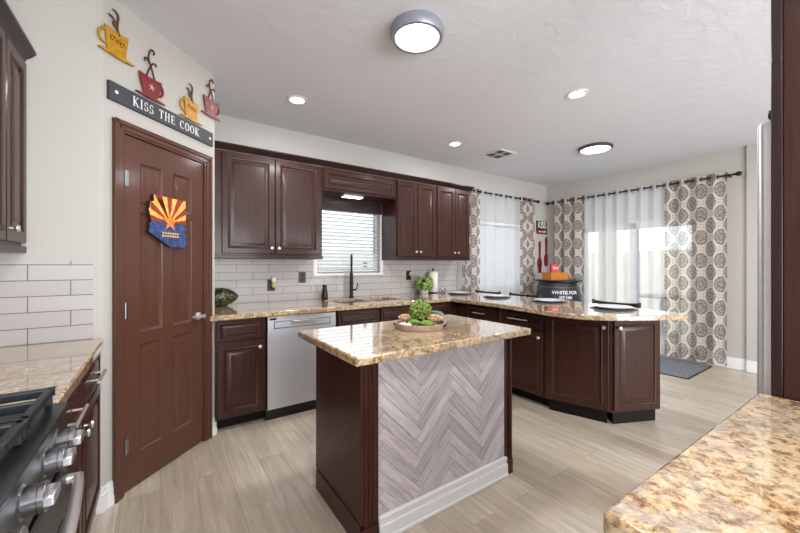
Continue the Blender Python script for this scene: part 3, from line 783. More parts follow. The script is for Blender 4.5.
# range
rg = thing('gas_range', 'stainless steel gas range with black grates at left edge', 'stove', (-.92, .575, 0))
MB().box(.02, .68, 0, .755, .06, .90).build('body', M['steel_dark'], rg, .003)
MB().box(.02, .712, 0, .755, .902, .918).build('cooktop', M['steel_dark'], rg, .004)
pf = MB(); pf.add([(.66, 0, .90), (.705, 0, .90), (.712, 0, .79), (.66, 0, .77), (.66, .755, .90), (.705, .755, .90), (.712, .755, .79), (.66, .755, .77)], [(0, 1, 2, 3), (7, 6, 5, 4), (1, 5, 6, 2), (0, 4, 5, 1), (2, 6, 7, 3), (0, 3, 7, 4)])
pf.build('control_panel', M['steel_dark'], rg, .008, seg=3)
for y in (1.205, 1.095, .935, .79, .68):
    k = MB(); Mk = T(.705, y-.575, .855) @ RY(math.radians(88))
    k.lathe([(.033, -.006), (.033, .003), (.0265, .006), (.0265, .026), (.028, .028), (.028, .036), (.026, .038), (0, .038)], 32, Mk)
    ko = k.build('knob', M['knob_steel'], rg, 0, 30)
    kk = MB(); kk.box(-.027, .027, -.010, .010, .032, .052, T(.705, y-.575, .855) @ RY(math.radians(88)) @ RZ(PI/2 if y > .9 else PI/3)); kk.build('grip', M['steel'], ko, .003)
od = MB().box(.682, .712, .01, .745, .17, .765).build('oven_door', M['steel_dark'], rg, .006)
MB().box(.711, .714, .09, .665, .28, .64).build('oven_window', M['black_plastic'], od, .001)
hp = [(.745, .035+.685*i/16, .715) for i in range(17)]
hp = [(.735+.022*math.sin(PI*i/16), y_, z_) for i, (x_, y_, z_) in enumerate(hp)]
MB().tube([(.71, .035, .715)]+hp+[(.71, .72, .715)], .013, 12).build('oven_handle', M['chrome'], od)
MB().box(.66, .705, .01, .745, .06, .16).build('storage_drawer', M['steel_dark'], rg, .004)
for gi_, (ya, yb) in enumerate(((.015, .25), (.258, .495), (.503, .74))):
    g = MB(); za, zb = .946, .968
    g.box(.06, .685, ya, ya+.02, za, zb); g.box(.06, .685, yb-.02, yb, za, zb); g.box(.06, .076, ya, yb, za, zb); g.box(.667, .685, ya, yb, za, zb)
    g.box(.06, .685, (ya+yb)/2-.007, (ya+yb)/2+.007, za, zb+.002); g.box(.34, .356, ya, yb, za, zb)
    for q in (.18, .51): g.box(q-.007, q+.007, ya, yb, za, zb)
    for fx in (.062, .665, .34):
        for fy in (ya+.001, yb-.017): g.box(fx, fx+.016, fy, fy+.016, .919, za)
    g.build('grate', M['iron'], rg, .004)
for (bx, by) in ((.19, .13), (.50, .13), (.35, .377), (.19, .625), (.50, .625)):
    MB().lathe([(.055, .918), (.052, .926), (.036, .928), (.036, .936), (.03, .939), (0, .939)], 24, T(bx, by, 0)).build('burner', M['iron'], rg)

# ------------------------------------------------------------------ ceiling fixtures
def ceil_lamp(label, loc, r, h, rim, power, face_r, name='ceiling_light'):
    t = thing(name, label, 'ceiling light', loc)
    MB().lathe([(r*.96, 0), (r, -h*.25), (r, -h*.7), (r*.94, -h), (face_r, -h), (face_r, -h*.9), (0, -h*.9)], 48, None, False).build('rim', rim, t)
    MB().lathe([(face_r-.001, -h*.92), (face_r*.9, -h*1.06), (face_r*.4, -h*1.12), (0, -h*1.13)], 40, None, False).build('diffuser', M['lamp'], t)
    l = area('lamp_light', (loc[0], loc[1], loc[2]-h*1.2-.01), (0, 0, 0), face_r*1.9, 0, power*LAMP_K, (.98, .98, 1), 'DISK')
    return t
ceil_lamp('large round flush ceiling light with lavender grey rim over the island', (1.30, 1.70, CEIL), .165, .065, M['lamp_rim'], 24, .135)
ceil_lamp('round dining ceiling light with dark bronze rim', (4.43, 2.17, CEIL), .19, .035, M['bronze'], 22, .165)
def can(label, x, y, p=8):
    t = thing('recessed_ceiling_light', label, 'ceiling light', (x, y, CEIL), 0, 'small recessed ceiling lights')
    MB().lathe([(.085, 0), (.085, -.006), (.062, -.006), (.060, 0.0)], 32, None, False).build('trim_ring', M['trim'], t)
    MB().lathe([(.062, -.003), (.03, -.006), (0, -.007)], 32, None, False).build('diffuser', M['lamp'], t)
    area('lamp_light', (x, y, CEIL-.02), (0, 0, 0), .12, 0, p*LAMP_K, (.98, .98, 1), 'DISK')
can('small recessed ceiling light nearest the pantry door', .995, 3.04)
can('small recessed ceiling light beside the air vent', 2.92, 3.07)
can('small recessed ceiling light between large fixture and bronze rimmed light', 2.92, 1.58)
can('added unseen recessed light over the aisle between the range and foreground counter', .25, -.25, 34)  # extra lamp out of view, added to brighten the island front
vt = thing('ceiling_vent', 'square white louvred air vent in the ceiling', 'vent', (3.66, 3.02, CEIL))
m = MB()
for (a, b, c_, d_) in ((-.16, .16, -.16, -.13), (-.16, .16, .13, .16), (-.16, -.13, -.13, .13), (.13, .16, -.13, .13), (-.006, .006, -.13, .13), (-.13, .13, -.006, .006)): m.box(a, b, c_, d_, -.01, 0)
m.build('frame', M['trim'], vt, .002)
m = MB()
for i in range(9):
    q = -.12+.03*i; m.box(-.13, .13, -.010, .010, -.0008, .0008, T(0, q, -.006) @ RX(math.radians(35)))
m.build('louvres', simple('vent_louvre', (168, 168, 168), .5), vt)
MB().box(-.13, .13, -.13, .13, -.0012, 0).build('dark_opening', M['toe'], vt)

# ------------------------------------------------------------------ curtains
def curtain(mat, A, B, z0, z1, folds, amp, name, label, cat='curtain', phase=0.0, ustart=0.0, n_z=6, bot=1.0):
    A = Vector(A); B = Vector(B); d = (B-A); L = d.length; d.normalize(); nrm = Vector((d.y, -d.x))
    n = folds*12; pts = []; u = [ustart]
    rnd = random.Random(int(A.x*1000+A.y*77)); jit = [rnd.uniform(.7, 1.25) for _ in range(folds*2+4)]
    prev = None
    for i in range(n+1):
        s_ = i/n; ph = s_*folds*2*PI+phase; k = min(int(s_*folds*2), len(jit)-1); kf = s_*folds*2-k
        am = amp*(jit[k]*(1-kf)+jit[k+1]*kf)
        w = math.sin(ph); pts.append((s_*L+.012*math.sin(ph*2)*amp/.03, am*w))
        if prev: u.append(u[-1]+math.hypot(pts[-1][0]-prev[0], pts[-1][1]-prev[1]))
        prev = pts[-1]
    vs = []; fs = []; uvs = []
    for j in range(n_z+1):
        z = z0+(z1-z0)*j/n_z; kk = 1.0+.12*(1-j/n_z)
        for i in range(n+1):
            p = A+d*(pts[i][0])+nrm*(pts[i][1]*kk*(1 if j < n_z else .85)); vs.append((p.x, p.y, z)); uvs.append((u[i], z))
    for j in range(n_z):
        for i in range(n): a = j*(n+1)+i; fs.append((a, a+1, a+n+2, a+n+1))
    me = D.meshes.new(name); me.from_pydata(vs, [], fs); ul = me.uv_layers.new(name='UVMap')
    for lp in me.loops: ul.data[lp.index].uv = uvs[lp.vertex_index]
    for p in me.polygons: p.use_smooth = True
    me.materials.append(mat); o = D.objects.new(name, me); C.objects.link(o); tag(o, label, cat)
    # grommets around the rod
    for i in range(folds*2+1):
        s_ = (i*PI-phase)/(folds*2*PI)
        if not (0.0 <= s_ <= 1): continue
        p = A+d*(s_*L); ang = math.atan2(d.y, d.x)
        R_ = T(p.x, p.y, z1-.045) @ RZ(ang) @ RY(PI/2) @ RX(math.radians(20))
        cp = [tuple(R_ @ Vector((.026*math.cos(q*PI/6), .026*math.sin(q*PI/6), 0))) for q in range(13)]
        MB().tube(cp, .005, 6, None, False).build('grommet', M['black_metal'], o)
    return o
RODZ = 2.405
yc = YB-.10
curtain(M['curtain'], (3.62, yc), (4.0, yc), .06, RODZ+.045, 3, .032, 'patterned_curtain', 'taupe medallion curtain beside the wall cabinets, left of the dining window')
curtain(M['sheer'], (4.0, yc+.005), (4.97, yc+.005), .10, RODZ+.04, 4, .030, 'sheer_curtain', 'white sheer curtain across the dining window')
curtain(M['curtain'], (4.97, yc), (5.38, yc), .06, RODZ+.045, 3, .032, 'patterned_curtain', 'taupe medallion curtain beside the kiss sign, right of the dining window', ustart=.1)
xc = XR-.11
curtain(M['curtain'], (xc, 3.56), (xc, 3.02), .06, RODZ+.045, 3, .035, 'patterned_curtain', 'taupe medallion curtain in the room corner, far side of the patio door', ustart=.05)
curtain(M['sheer'], (xc, 3.02), (xc, 1.90), .03, RODZ+.04, 7, .035, 'sheer_curtain', 'white sheer curtain across the patio door')
curtain(M['curtain'], (xc, 1.90), (xc, 1.25), .035, RODZ+.045, 4, .035, 'patterned_curtain', 'taupe medallion curtain nearest the refrigerator, near side of the patio door', ustart=.11)
def rod(A, B, label):
    A = Vector((*A, RODZ)); B = Vector((*B, RODZ)); mid = (A+B)/2
    t = thing('curtain_rod', label, 'curtain rod', tuple(mid), math.atan2((B-A).y, (B-A).x)); L = (B-A).length/2
    MB().tube([(-L, 0, 0), (L, 0, 0)], .011, 12).build('rod', M['black_metal'], t)
    for s_ in (-1, 1):
        MB().lathe([(.012, 0), (.016, .008), (.012, .018), (.022, .032), (.030, .052), (.026, .072), (.012, .086), (0, .09)], 16, T(s_*L, 0, 0) @ RY(s_*PI/2)).build('finial', M['black_metal'], t)
        MB().box(s_*(L-.03)-.01, s_*(L-.03)+.01, -.005 if True else 0, .10, -.02, -.008).build('bracket', M['black_metal'], t, .002)
rod((3.60, yc), (5.42, yc), 'black rod carrying the dining window curtains')
rod((xc, 3.62), (xc, 1.20), 'black rod carrying the patio door curtains')
ruglike = thing('area_rug', 'grey woven rug in front of the patio door', 'rug', (5.33, 2.2, 0))
MB().box(-.41, .43, -.80, .45, .001, .008).build('woven_top', M['rug'], ruglike)
MB().box(-.425, -.41, -.815, .465, .0005, .009).box(.43, .445, -.815, .465, .0005, .009).box(-.41, .43, -.815, -.80, .0005, .009).box(-.41, .43, .45, .465, .0005, .009).build('border', M['rug_edge'], ruglike)

# ------------------------------------------------------------------ wall art on the pantry wall (x along wall t, y away, z)
def wthing(name, label, cat, t, z, off=0.0, group=None):
    p = dpt(t, off); return thing(name, label, cat, (p[0], p[1], z), e45, group)
sg = wthing('kitchen_sign', 'charcoal wooden sign reading KISS THE COOK above the pantry door', 'sign', .398, 2.19)
MB().box(-.391, .391, -.018, 0, 0, .100).build('board', M['sign'], sg, .002)
GL = {  # strokes: (x0,z0,x1,z1,width) in a 1-high box, then serif bars (x,z,halfwidth)
 'K': ([(.18, 0, .18, 1, .13), (.22, .42, .72, 1, .055), (.32, .52, .78, 0, .13)], [(.18, 0, .17), (.18, 1, .17), (.72, 1, .15), (.78, 0, .16)], .95),
 'I': ([(.18, 0, .18, 1, .13)], [(.18, 0, .17), (.18, 1, .17)], .40),
 'T': ([(.38, 0, .38, 1, .13), (.02, .97, .74, .97, .06), (.03, .80, .03, 1, .04), (.73, .80, .73, 1, .04)], [(.38, 0, .17)], .80),
 'H': ([(.18, 0, .18, 1, .13), (.74, 0, .74, 1, .13), (.18, .52, .74, .52, .05)], [(.18, 0, .17), (.18, 1, .17), (.74, 0, .17), (.74, 1, .17)], .96),
 'E': ([(.18, 0, .18, 1, .13), (.1, .975, .66, .975, .05), (.1, .025, .70, .025, .05), (.18, .52, .52, .52, .05), (.66, .82, .66, 1, .04), (.70, 0, .70, .2, .04), (.52, .42, .52, .62, .04)], [(.12, 0, .1), (.12, 1, .1)], .80)}
def arcs(cx, cz, rx, rz, a0, a1, w0, w1, n=14):
    out = []
    for i in range(n):
        q0 = math.radians(a0+(a1-a0)*i/n); q1 = math.radians(a0+(a1-a0)*(i+1)/n); w = w0+(w1-w0)*abs(math.cos((q0+q1)/2))
        out.append((cx+rx*math.cos(q0), cz+rz*math.sin(q0), cx+rx*math.cos(q1), cz+rz*math.sin(q1), w))
    return out
GL['O'] = (arcs(.42, .5, .34, .48, 0, 360, .045, .13, 22), [], .88)
GL['C'] = (arcs(.44, .5, .36, .48, 50, 312, .045, .13, 18)+[(.68, .70, .68, .98, .04)], [], .84)
GL['S'] = (arcs(.33, .73, .22, .245, 30, 250, .05, .09)+arcs(.33, .26, .25, .245, 80, -150, .05, .11)+[(.53, .72, .53, .98, .04), (.08, .02, .08, .30, .04)], [], .68)
def serif_word(word, x, h, z, track=.10):
    items = []; 
    for ch in word:
        if ch == ' ': x += h*.62; continue
        st, se, adv = GL[ch]; k = h*.82; m = MB()
        for (x0_, z0_, x1_, z1_, w) in st:
            dx, dz = (x1_-x0_)*k, (z1_-z0_)*h; L = math.hypot(dx, dz); ang = math.atan2(dz, dx); e_ = .01*h
            m.box(-e_, L+e_, -.0012, .001, -w*h/2, w*h/2, T(x+x0_*k, -.0185, z+z0_*h) @ RY(-ang))
        for (sx, sz, hw) in se: m.box(x+(sx-hw)*k, x+(sx+hw)*k, -.0197, -.0175, z+sz*h-.022*h, z+sz*h+.022*h)
        items.append((ch, m)); x += adv*k+track*h
    return items, x
its, xe = serif_word('KISS THE COOK', 0, .052, .024, .13)
off = -xe/2
for ch, m in its:
    m.v = [(a+off, b, c_) for (a, b, c_) in m.v]
    m.build('letter', M['letter'], sg)
for q in (-.352, .358): MB().lathe([(.010, 0), (.009, .003), (0, .005)], 14, T(q, -.018, .05) @ RX(PI/2)).build('screw_cap', M['letter'], sg)

def curl(pts, r): return pts, r
def spiral(cx, cz, r0, r1, a0, a1, n=14): return [(cx+(r0+(r1-r0)*i/n)*math.cos(math.radians(a0+(a1-a0)*i/n)), cz+(r0+(r1-r0)*i/n)*math.sin(math.radians(a0+(a1-a0)*i/n))) for i in range(n+1)]
def cup(t, z, w, hgt, mat, label, hand, style, standoff=.012):
    """mug cut from sheet metal; w cup width, hgt total height; hand -1/+1 side of the handle"""
    o = wthing('coffee_cup_wall_art', label, 'wall decor', t, z, standoff)
    s_ = w
    bw, tw, bh = (.72*s_, 1.0*s_, .98*s_) if style == 'y' else (.60*s_, 1.15*s_, .92*s_)   # body bottom, top width, height
    F = lambda pts: [(x*1.0, z_) for x, z_ in pts]
    body = []
    for i in range(9):
        q = i/8; body.append((tw/2-(tw-bw)/2*(1-(q))**(1 if style == 'y' else 1.8), .10*s_+bh*q))
    poly = [(-x, z_) for x, z_ in reversed(body)]+body if True else body
    poly = [(x, z_) for (x, z_) in body]+[(0, .10*s_+bh-.05*s_)]+[(-x, z_) for (x, z_) in reversed(body)]
    MB().prism(poly, -.004, .004, Mf).build('cup_body', mat, o, .0015)
    sau = [(s_*.76*math.cos(q*PI/12), .065*s_+.07*s_*math.sin(q*PI/12)*(1 if math.sin(q*PI/12) > 0 else .75)) for q in range(24)]
    MB().prism(sau, -.003, .009, Mf).build('saucer', mat, o, .0015)
    hx = hand*(bw/2+.14*s_)
    hp_ = [(hx+hand*.20*s_*math.cos(math.radians(a)), 0, .62*s_+.27*s_*math.sin(math.radians(a))) for a in range(-110, 111, 20)]
    MB().tube(hp_, .055*s_, 8).build('cup_handle', mat, o)
    stm = MB(); zt = .10*s_+bh
    H_ = hgt-zt
    if style == 'y':
        for (dx, hh, mir) in ((-.05, 1.0, 1), (-.22, .62, 1)):
            base = [(.10*s_, 0, zt-.15*s_), (.02*s_, 0, zt+.15*H_), (.07*s_+dx*s_, 0, zt+.45*H_*hh), (.13*s_+dx*s_, 0, zt+.72*H_*hh), (.05*s_+dx*s_, 0, zt+.95*H_*hh), (-.12*s_+dx*s_, 0, zt+.98*H_*hh)]
            stm.tube(base, [.05*s_, .05*s_, .05*s_, .045*s_, .04*s_, .02*s_], 7, soft=2)
    else:
        stm.tube([(.22*s_, 0, zt-.1*s_), (.02*s_, 0, zt+.38*H_), (-.12*s_, 0, zt+.58*H_), (-.06*s_, 0, zt+.85*H_), (.08*s_, 0, zt+.98*H_), (.20*s_, 0, zt+.90*H_), (.16*s_, 0, zt+.82*H_)], .036*s_, 7, soft=2)
        stm.tube([(-.22*s_, 0, zt-.1*s_), (-.05*s_, 0, zt+.30*H_), (.10*s_, 0, zt+.50*H_), (.24*s_, 0, zt+.55*H_), (.30*s_, 0, zt+.46*H_)], .036*s_, 7, soft=2)
        stm.tube([(-.02*s_, 0, zt+.40*H_), (-.20*s_, 0, zt+.60*H_), (-.32*s_, 0, zt+.52*H_), (-.26*s_, 0, zt+.44*H_)], .032*s_, 7, soft=2)
    stm.build('steam', M['rust'] if style == 'y' else M['dark_red_steam'], o)
    mk = MB()
    if style == 'y':
        for (dx, dz, r) in ((-.2, .70, .09), (.02, .66, .07), (.2, .62, .09)):
            mk.tube([(dx*s_+r*s_*math.cos(a*.7), -.006, dz*s_+r*s_*math.sin(a*.7)) for a in range(8)], .016*s_, 5)
    else:
        for a in range(5): 
            q = a*2*PI/5+.3; mk.tube([(0.02*s_, -.006, .55*s_), (.02*s_+.17*s_*math.cos(q), -.006, .55*s_+.17*s_*math.sin(q))], [.03*s_, .008*s_], 5)
    mk.build('swirl_mark', M['dark_red'] if style == 'y' else M['silver'], o)
    return o
cup(.052, 2.430, .135, .255, M['yellow'], 'larger yellow metal coffee cup with steam, top left above the sign', -1, 'y')
cup(.262, 2.300, .135, .315, M['red'], 'red metal coffee cup resting above KISS on the sign', 1, 'r')
cup(.583, 2.300, .135, .255, M['yellow'], 'smaller yellow metal coffee cup above COOK on the sign', -1, 'y')
cup(.772, 2.405, .135, .295, M['red'], 'red metal coffee cup at the far right corner of the pantry wall', 1, 'r')

# state-shaped flag plaque on the door
fl = wthing('flag_plaque', 'state shaped wooden plaque with sunburst flag hung on the pantry door', 'plaque', .238, 1.412, .0)
def fz_(poly): return poly
W_, H_ = .280, .315
out = [(0, .085), (.02, .075), (.11, .025), (.16, 0), (W_, .0), (W_, H_), (.035, H_), (.035, .272), (.012, .272), (.008, .235), (.0, .225), (.012, .18), (.02, .155), (.004, .13), (.008, .11)]
MB().prism(out, -.001, .022, Mf).build('back_board', M['dark_wood'], fl)
hor = .155; cxs, czs = .150, .150
def fclip(poly, x0, x1, z0, z1): return clip([(a, b) for a, b in poly], x0, x1, z0, z1)
out_t = clip(out, -1, 1, hor, 1); out_b = clip(out, -1, 1, -1, hor)
MB().prism(out_b, .0225, .025, Mf).build('blue_field', M['flag_blue'], fl)
MB().prism(out_t, .0225, .025, Mf).build('yellow_field', M['flag_yellow'], fl)
rays = MB()
for i in range(0, 13, 2):
    a0, a1 = PI*i/13, PI*(i+1)/13
    tri = [(cxs, hor), (cxs+.6*math.cos(a0), hor+.6*math.sin(a0)), (cxs+.6*math.cos(a1), hor+.6*math.sin(a1))]
    # keep rays inside the plaque outline's box
    tri = clip(tri, .012, W_-.001, hor, .272); 
    if len(tri) > 2: rays.prism(tri, .0251, .0262, Mf)
    tri2 = clip([(cxs, hor), (cxs+.6*math.cos(a0), hor+.6*math.sin(a0)), (cxs+.6*math.cos(a1), hor+.6*math.sin(a1))], .035, W_-.001, .272, H_)
    if len(tri2) > 2: rays.prism(tri2, .0251, .0262, Mf)
rays.build('red_rays', M['flag_red'], fl)
star = []
for i in range(10):
    r = .062 if i % 2 == 0 else .025; a = PI/2+i*PI/5; star.append((cxs+r*math.cos(a), hor+.004+r*math.sin(a)))
MB().prism(star, .0263, .030, Mf).build('star', M['flag_orange'], fl)
lt_ = MB()
for r_ in range(2):
    for i in range(7): lt_.box(.095+i*.019-.004*r_, .108+i*.019-.004*r_, -.0265, -.025, .082-r_*.018, .092-r_*.018)
lt_.build('lettering', M['flag_yellow'], fl)

# kiss sign, utensils
ks = thing('kiss_sign', 'small black and red metal KISS sign on the dining wall', 'sign', (5.72, YB, 1.90))
MB().box(-.155, .155, -.012, 0, .0, .19).build('plate', M['black_metal'], ks, .002)
text_mesh('KISS', .17, .002, 'lettering', M['letter'], ks, T(0, -.014, .06) @ RX(PI/2) @ Matrix.Diagonal((.80, 1, 1, 1)), bold=.002)
MB().box(-.155, .155, -.016, -.010, -.045, .05).build('red_band', M['dark_red'], ks, .002)
text_mesh('the cook', .06, .002, 'band_lettering', M['letter'], ks, T(0, -.018, -.018) @ RX(PI/2))
def utensil(x, zb, zt, label, fork):
    t = thing('wall_utensil', label, 'wall decor', (x, YB, zb)); H = zt-zb
    hd = [(.066*math.sin(q*PI/10)*(1 if q <= 20 else 1), .12+.115*(-math.cos(q*PI/10))) for q in range(20)]
    m = MB(); m.prism(hd, .002, .02, Mf); m.build('bowl' if not fork else 'fork_head', M['dark_red'], t, .004)
    m = MB(); m.prism([(-.02, .20), (.02, .20), (.018, .45*H), (.026, H*.75), (.032, H*.9), (.02, H), (-.02, H), (-.032, H*.9), (-.026, H*.75), (-.018, .45*H)], .002, .018, Mf); m.build('handle', M['dark_red'], t, .004)
    if fork:
        m = MB()
        for q in (-.034, -.012, .012, .034): m.box(q-.006, q+.006, -.02, -.002, -.05, .07)
        m.build('tines', M['dark_red'], t)
utensil(5.66, 1.20, 1.72, 'dark red wall fork hanging lower left under the kiss sign', True)
utensil(5.86, 1.26, 1.80, 'dark red wall spoon hanging higher right under the kiss sign', False)

# ------------------------------------------------------------------ outlets
def outlet(x, z, label, w=.078, h=.12):
    t = thing('wall_outlet', label, 'outlet', (x, YB-.008, z))
    MB().box(-w/2, w/2, -.006, 0, -h/2, h/2).build('cover_plate', M['black_plastic'], t, .003)
    m = MB()
    for q in (-.022, .022): m.box(-.016, .016, -.0085, -.006, q-.015, q+.015)
    m.build('sockets', M['black_metal'], t, .002)
outlet(.955, 1.085, 'black wall outlet behind the plug-in air freshener')
outlet(1.285, 1.160, 'black wall outlet nearest the left side of the sink window')
outlet(2.725, 1.155, 'black wall outlet with a white night light, near the potted plant')
af = thing('air_freshener', 'white plug-in air freshener with yellow oil on the outlet', 'air freshener', (.972, YB-.0175, 1.09))
MB().lathe([(.020, .03), (.024, .045), (.024, .075), (.012, .085), (0, .086)], 16, T(0, -.024, 0)).build('cap', M['white_plastic'], af)
MB().lathe([(.012, -.03), (.021, -.022), (.021, .02), (.014, .03)], 16, T(0, -.024, 0)).build('oil_bottle', M['liquid'], af)
nl = thing('night_light', 'small white night light plugged into the outlet near the plant', 'night light', (2.74, YB-.0175, 1.17))
MB().box(-.018, .018, -.03, 0, -.02, .022).build('body', M['white_plastic'], nl, .008)
MB().lathe([(.009, 0), (.006, .01), (0, .014)], 12, T(0, -.03, .0) @ RX(PI/2)).build('sensor', M['black_plastic'], nl)

# ------------------------------------------------------------------ things on the back counter
ZC = .9145
gd = thing('decorative_gourd_vase', 'dark green and gold almond shaped ornament by the pantry wall', 'ornament', (.465, 3.58, ZC))
MB().lathe([(0, -.155), (.03, -.14), (.062, -.095), (.082, -.045), (.087, 0), (.080, .045), (.060, .09), (.03, .13), (0, .15)], 26, T(0, 0, .085) @ RY(PI/2)).build('body', M['gourd'], gd)
MB().lathe([(.05, 0), (.035, .012), (.03, .02)], 20).build('foot', M['rust'], gd)
sd = thing('soap_dispenser', 'matte black tapered bottle left of the faucet', 'soap dispenser', (1.50, 3.64, ZC))
MB().lathe([(.036, 0), (.038, .01), (.034, .06), (.026, .12), (.022, .135), (.024, .14)], 24).build('bottle', M['black_plastic'], sd)
MB().lathe([(.025, .140), (.025, .16), (.0, .163)], 24).build('cap', M['black_metal'], sd)
fc = thing('kitchen_faucet', 'tall black pull-down faucet behind the sink', 'faucet', (1.83, 3.645, ZC), math.radians(-26.7))
MB().lathe([(.030, 0), (.028, .012), (.021, .02), (.020, .24), (.017, .245)], 20).build('base_column', M['black_metal'], fc)
arch = [(0, 0, .24), (0, 0, .40)]+[(0, -.085+.085*math.cos(math.radians(a)), .41+.085*math.sin(math.radians(a))) for a in range(10, 181, 17)]+[(0, -.17, .36), (0, -.17, .30)]
MB().tube(arch, .012, 12).build('spout', M['black_metal'], fc)
MB().lathe([(.013, .30), (.018, .29), (.019, .20), (.022, .19), (.022, .165), (0, .165)], 16, T(0, -.17, 0)).build('spray_head', M['black_metal'], fc)
co = MB(); 
for i in range(11): co.lathe([(.0125, .255+i*.016), (.0165, .259+i*.016), (.0125, .263+i*.016)], 16, None, False)
co.build('spring_coil', M['black_metal'], fc)
MB().tube([(.02, 0, .09), (.05, 0, .095), (.062, -.005, .11), (.072, -.01, .17)], [.012, .009, .007, .006], 10).build('lever', M['black_metal'], fc)

def leafset(n, R, c, size, rng, squash=1.0, minz=-1):
    m = MB()
    for i in range(n):
        while True:
            v = Vector((rng.gauss(0, 1), rng.gauss(0, 1), rng.gauss(0, 1)))
            if v.length > .1:
                v.normalize()
                if v.z > minz: break
        p = Vector(c)+Vector((v.x*R, v.y*R, v.z*R*squash)); s_ = size*rng.uniform(.7, 1.25)
        t1 = v.orthogonal().normalized(); t1 = (Matrix.Rotation(rng.uniform(0, 2*PI), 3, v) @ t1); t2 = v.cross(t1)
        tip = (t1*.8+v*rng.uniform(.2, .9)).normalized()
        vs = [p-tip*s_*.5, p+t2*s_*.32+v*s_*.1, p+tip*s_*.6+v*s_*.1, p-t2*s_*.32+v*s_*.1, p+v*s_*.22]
        m.add([tuple(q) for q in vs], [(0, 1, 4), (1, 2, 4), (2, 3, 4), (3, 0, 4)])
    return m
rng = random.Random(3)
pp = thing('potted_plant', 'leafy green plant in small whitewashed pot beside paper towels', 'plant', (2.87, 3.60, ZC))
MB().lathe([(.05, 0), (.055, .004), (.064, .055), (.064, .062), (.057, .062), (.054, .05), (0, .048)], 24).build('pot', M['pot'], pp)
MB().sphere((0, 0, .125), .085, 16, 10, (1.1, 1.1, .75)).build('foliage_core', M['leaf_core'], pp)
leafset(420, .115, (0, 0, .128), .042, rng, .8, -.75).build('foliage', M['leaf'], pp)
pt = thing('paper_towel_roll', 'white paper towel roll standing behind the potted plant', 'paper towel', (3.075, 3.66, ZC+.012))
MB().lathe([(.021, 0), (.064, 0), (.065, .004), (.065, .272), (.064, .276), (.021, .276), (.021, 0)], 36, None, False).build('roll', M['towel'], pt)
ph_ = thing('paper_towel_holder', 'dark metal stand holding the paper towel roll', 'paper towel holder', (3.075, 3.66, ZC))
MB().lathe([(.075, 0), (.075, .006), (.06, .01), (.0, .010)], 28).build('base', M['black_metal'], ph_)
MB().lathe([(.006, .01), (.006, .31), (.013, .315), (.014, .328), (0, .335)], 14).build('post', M['black_metal'], ph_)
sc_ = thing('wire_scroll_ornament', 'tiny dark wire scroll ornament in front of the paper towels', 'ornament', (3.10, 3.50, ZC))
m = MB()
for s_ in (-1, 1):
    m.tube([(s_*(.004+.030+.028*math.cos(q*.6)), 0, .034+.026*math.sin(q*.6)) for q in range(11)], .004, 6)
m.tube([(-.05, 0, .004), (.05, 0, .004)], .004, 6); m.build('scrolls', M['black_metal'], sc_)
MB().sphere((0, 0, .05), .012).build('ball', M['chrome'], sc_)

# plates and placemats
def plate(x, y, r, lab, ml):
    tag(MB().lathe([(0, 0), (r*1.18, 0), (r*1.18, .003), (0, .003)], 40, T(x, y, ZC), False).build('placemat', M['placemat']), ml, 'placemat', None)
    tag(MB().lathe([(0, 0), (r*.55, 0), (r*.62, .004), (r*.98, .017), (r, .021), (r*.97, .0225), (r*.62, .009), (r*.5, .006), (0, .006)], 44, T(x, y, ZC+.0035), False).build('dinner_plate', M['ceramic'], None, 0, 50), lab, 'plate', None)
plate(3.22, 3.30, .135, 'white dinner plate nearest the back wall on the peninsula', 'round dark placemat nearest the back wall')
plate(3.26, 2.72, .135, 'white dinner plate in front of the middle stool', 'round dark placemat under the plate facing the middle stool')
plate(3.30, 2.08, .145, 'white dinner plate in front of the charcoal barrel', 'round dark placemat under the plate before the barrel')
plate(3.24, 1.44, .150, 'white dinner plate at the rounded end of the peninsula', 'round dark placemat at the rounded end of the peninsula')

# stools
def stool():
    t = thing('counter_stool', '', 'stool', (0, 0, 0))   # faces -x, back rail at +x
    MB().box(-.20, .20, -.20, .20, .60, .64).build('seat', M['seat'], t, .02, seg=3)
    for sx in (-1, 1):
        for sy in (-1, 1):
            if sx < 0: MB().tube([(-.18, sy*.18, 0), (-.17, sy*.17, .60)], [.015, .019], 8).build('leg', M['chair'], t)
            else: MB().tube([(.20, sy*.20, 0), (.185, sy*.195, .58), (.195, sy*.205, .75), (.225, sy*.215, .935)], [.015, .019, .018, .015], 8).build('leg', M['chair'], t)
    r = MB(); n = 12; vs = []
    for i in range(n+1):
        q = -1+2*i/n; x = .225+.03*(1-q*q); zt = .928-.012*(1-q*q); zb = .885
        vs += [(x-.009, q*.212, zb), (x+.009, q*.212, zb), (x+.009, q*.212, zt), (x-.009, q*.212, zt)]
    fs = [(4*i+j, 4*i+(j+1) % 4, 4*i+4+(j+1) % 4, 4*i+4+j) for i in range(n) for j in range(4)]+[(0, 1, 2, 3), (4*n+3, 4*n+2, 4*n+1, 4*n)]
    r.add(vs, fs); r.build('back_rail', M['chair'], t, .003)
    MB().box(.195, .225, -.20, .20, .70, .735).build('back_slat', M['chair'], t, .004)
    fr_ = MB(); 
    for sy in (-1, 1): fr_.tube([(-.176, sy*.176, .25), (.194, sy*.198, .25)], .010, 8)
    fr_.tube([(-.176, -.176, .18), (-.176, .176, .18)], .010, 8); fr_.build('stretcher', M['chair'], t)
    return t
st0 = stool(); st0.location = (3.545, 1.65, 0)
st0['label'] = 'black wooden stool behind the rounded end of the peninsula'; st0['group'] = 'stools along the peninsula'
dup(st0, (3.56, 2.72, 0), 0, 'black wooden stool in the middle, left of the barrel')
dup(st0, (3.56, 3.32, 0), 0, 'black wooden stool nearest the dining window')

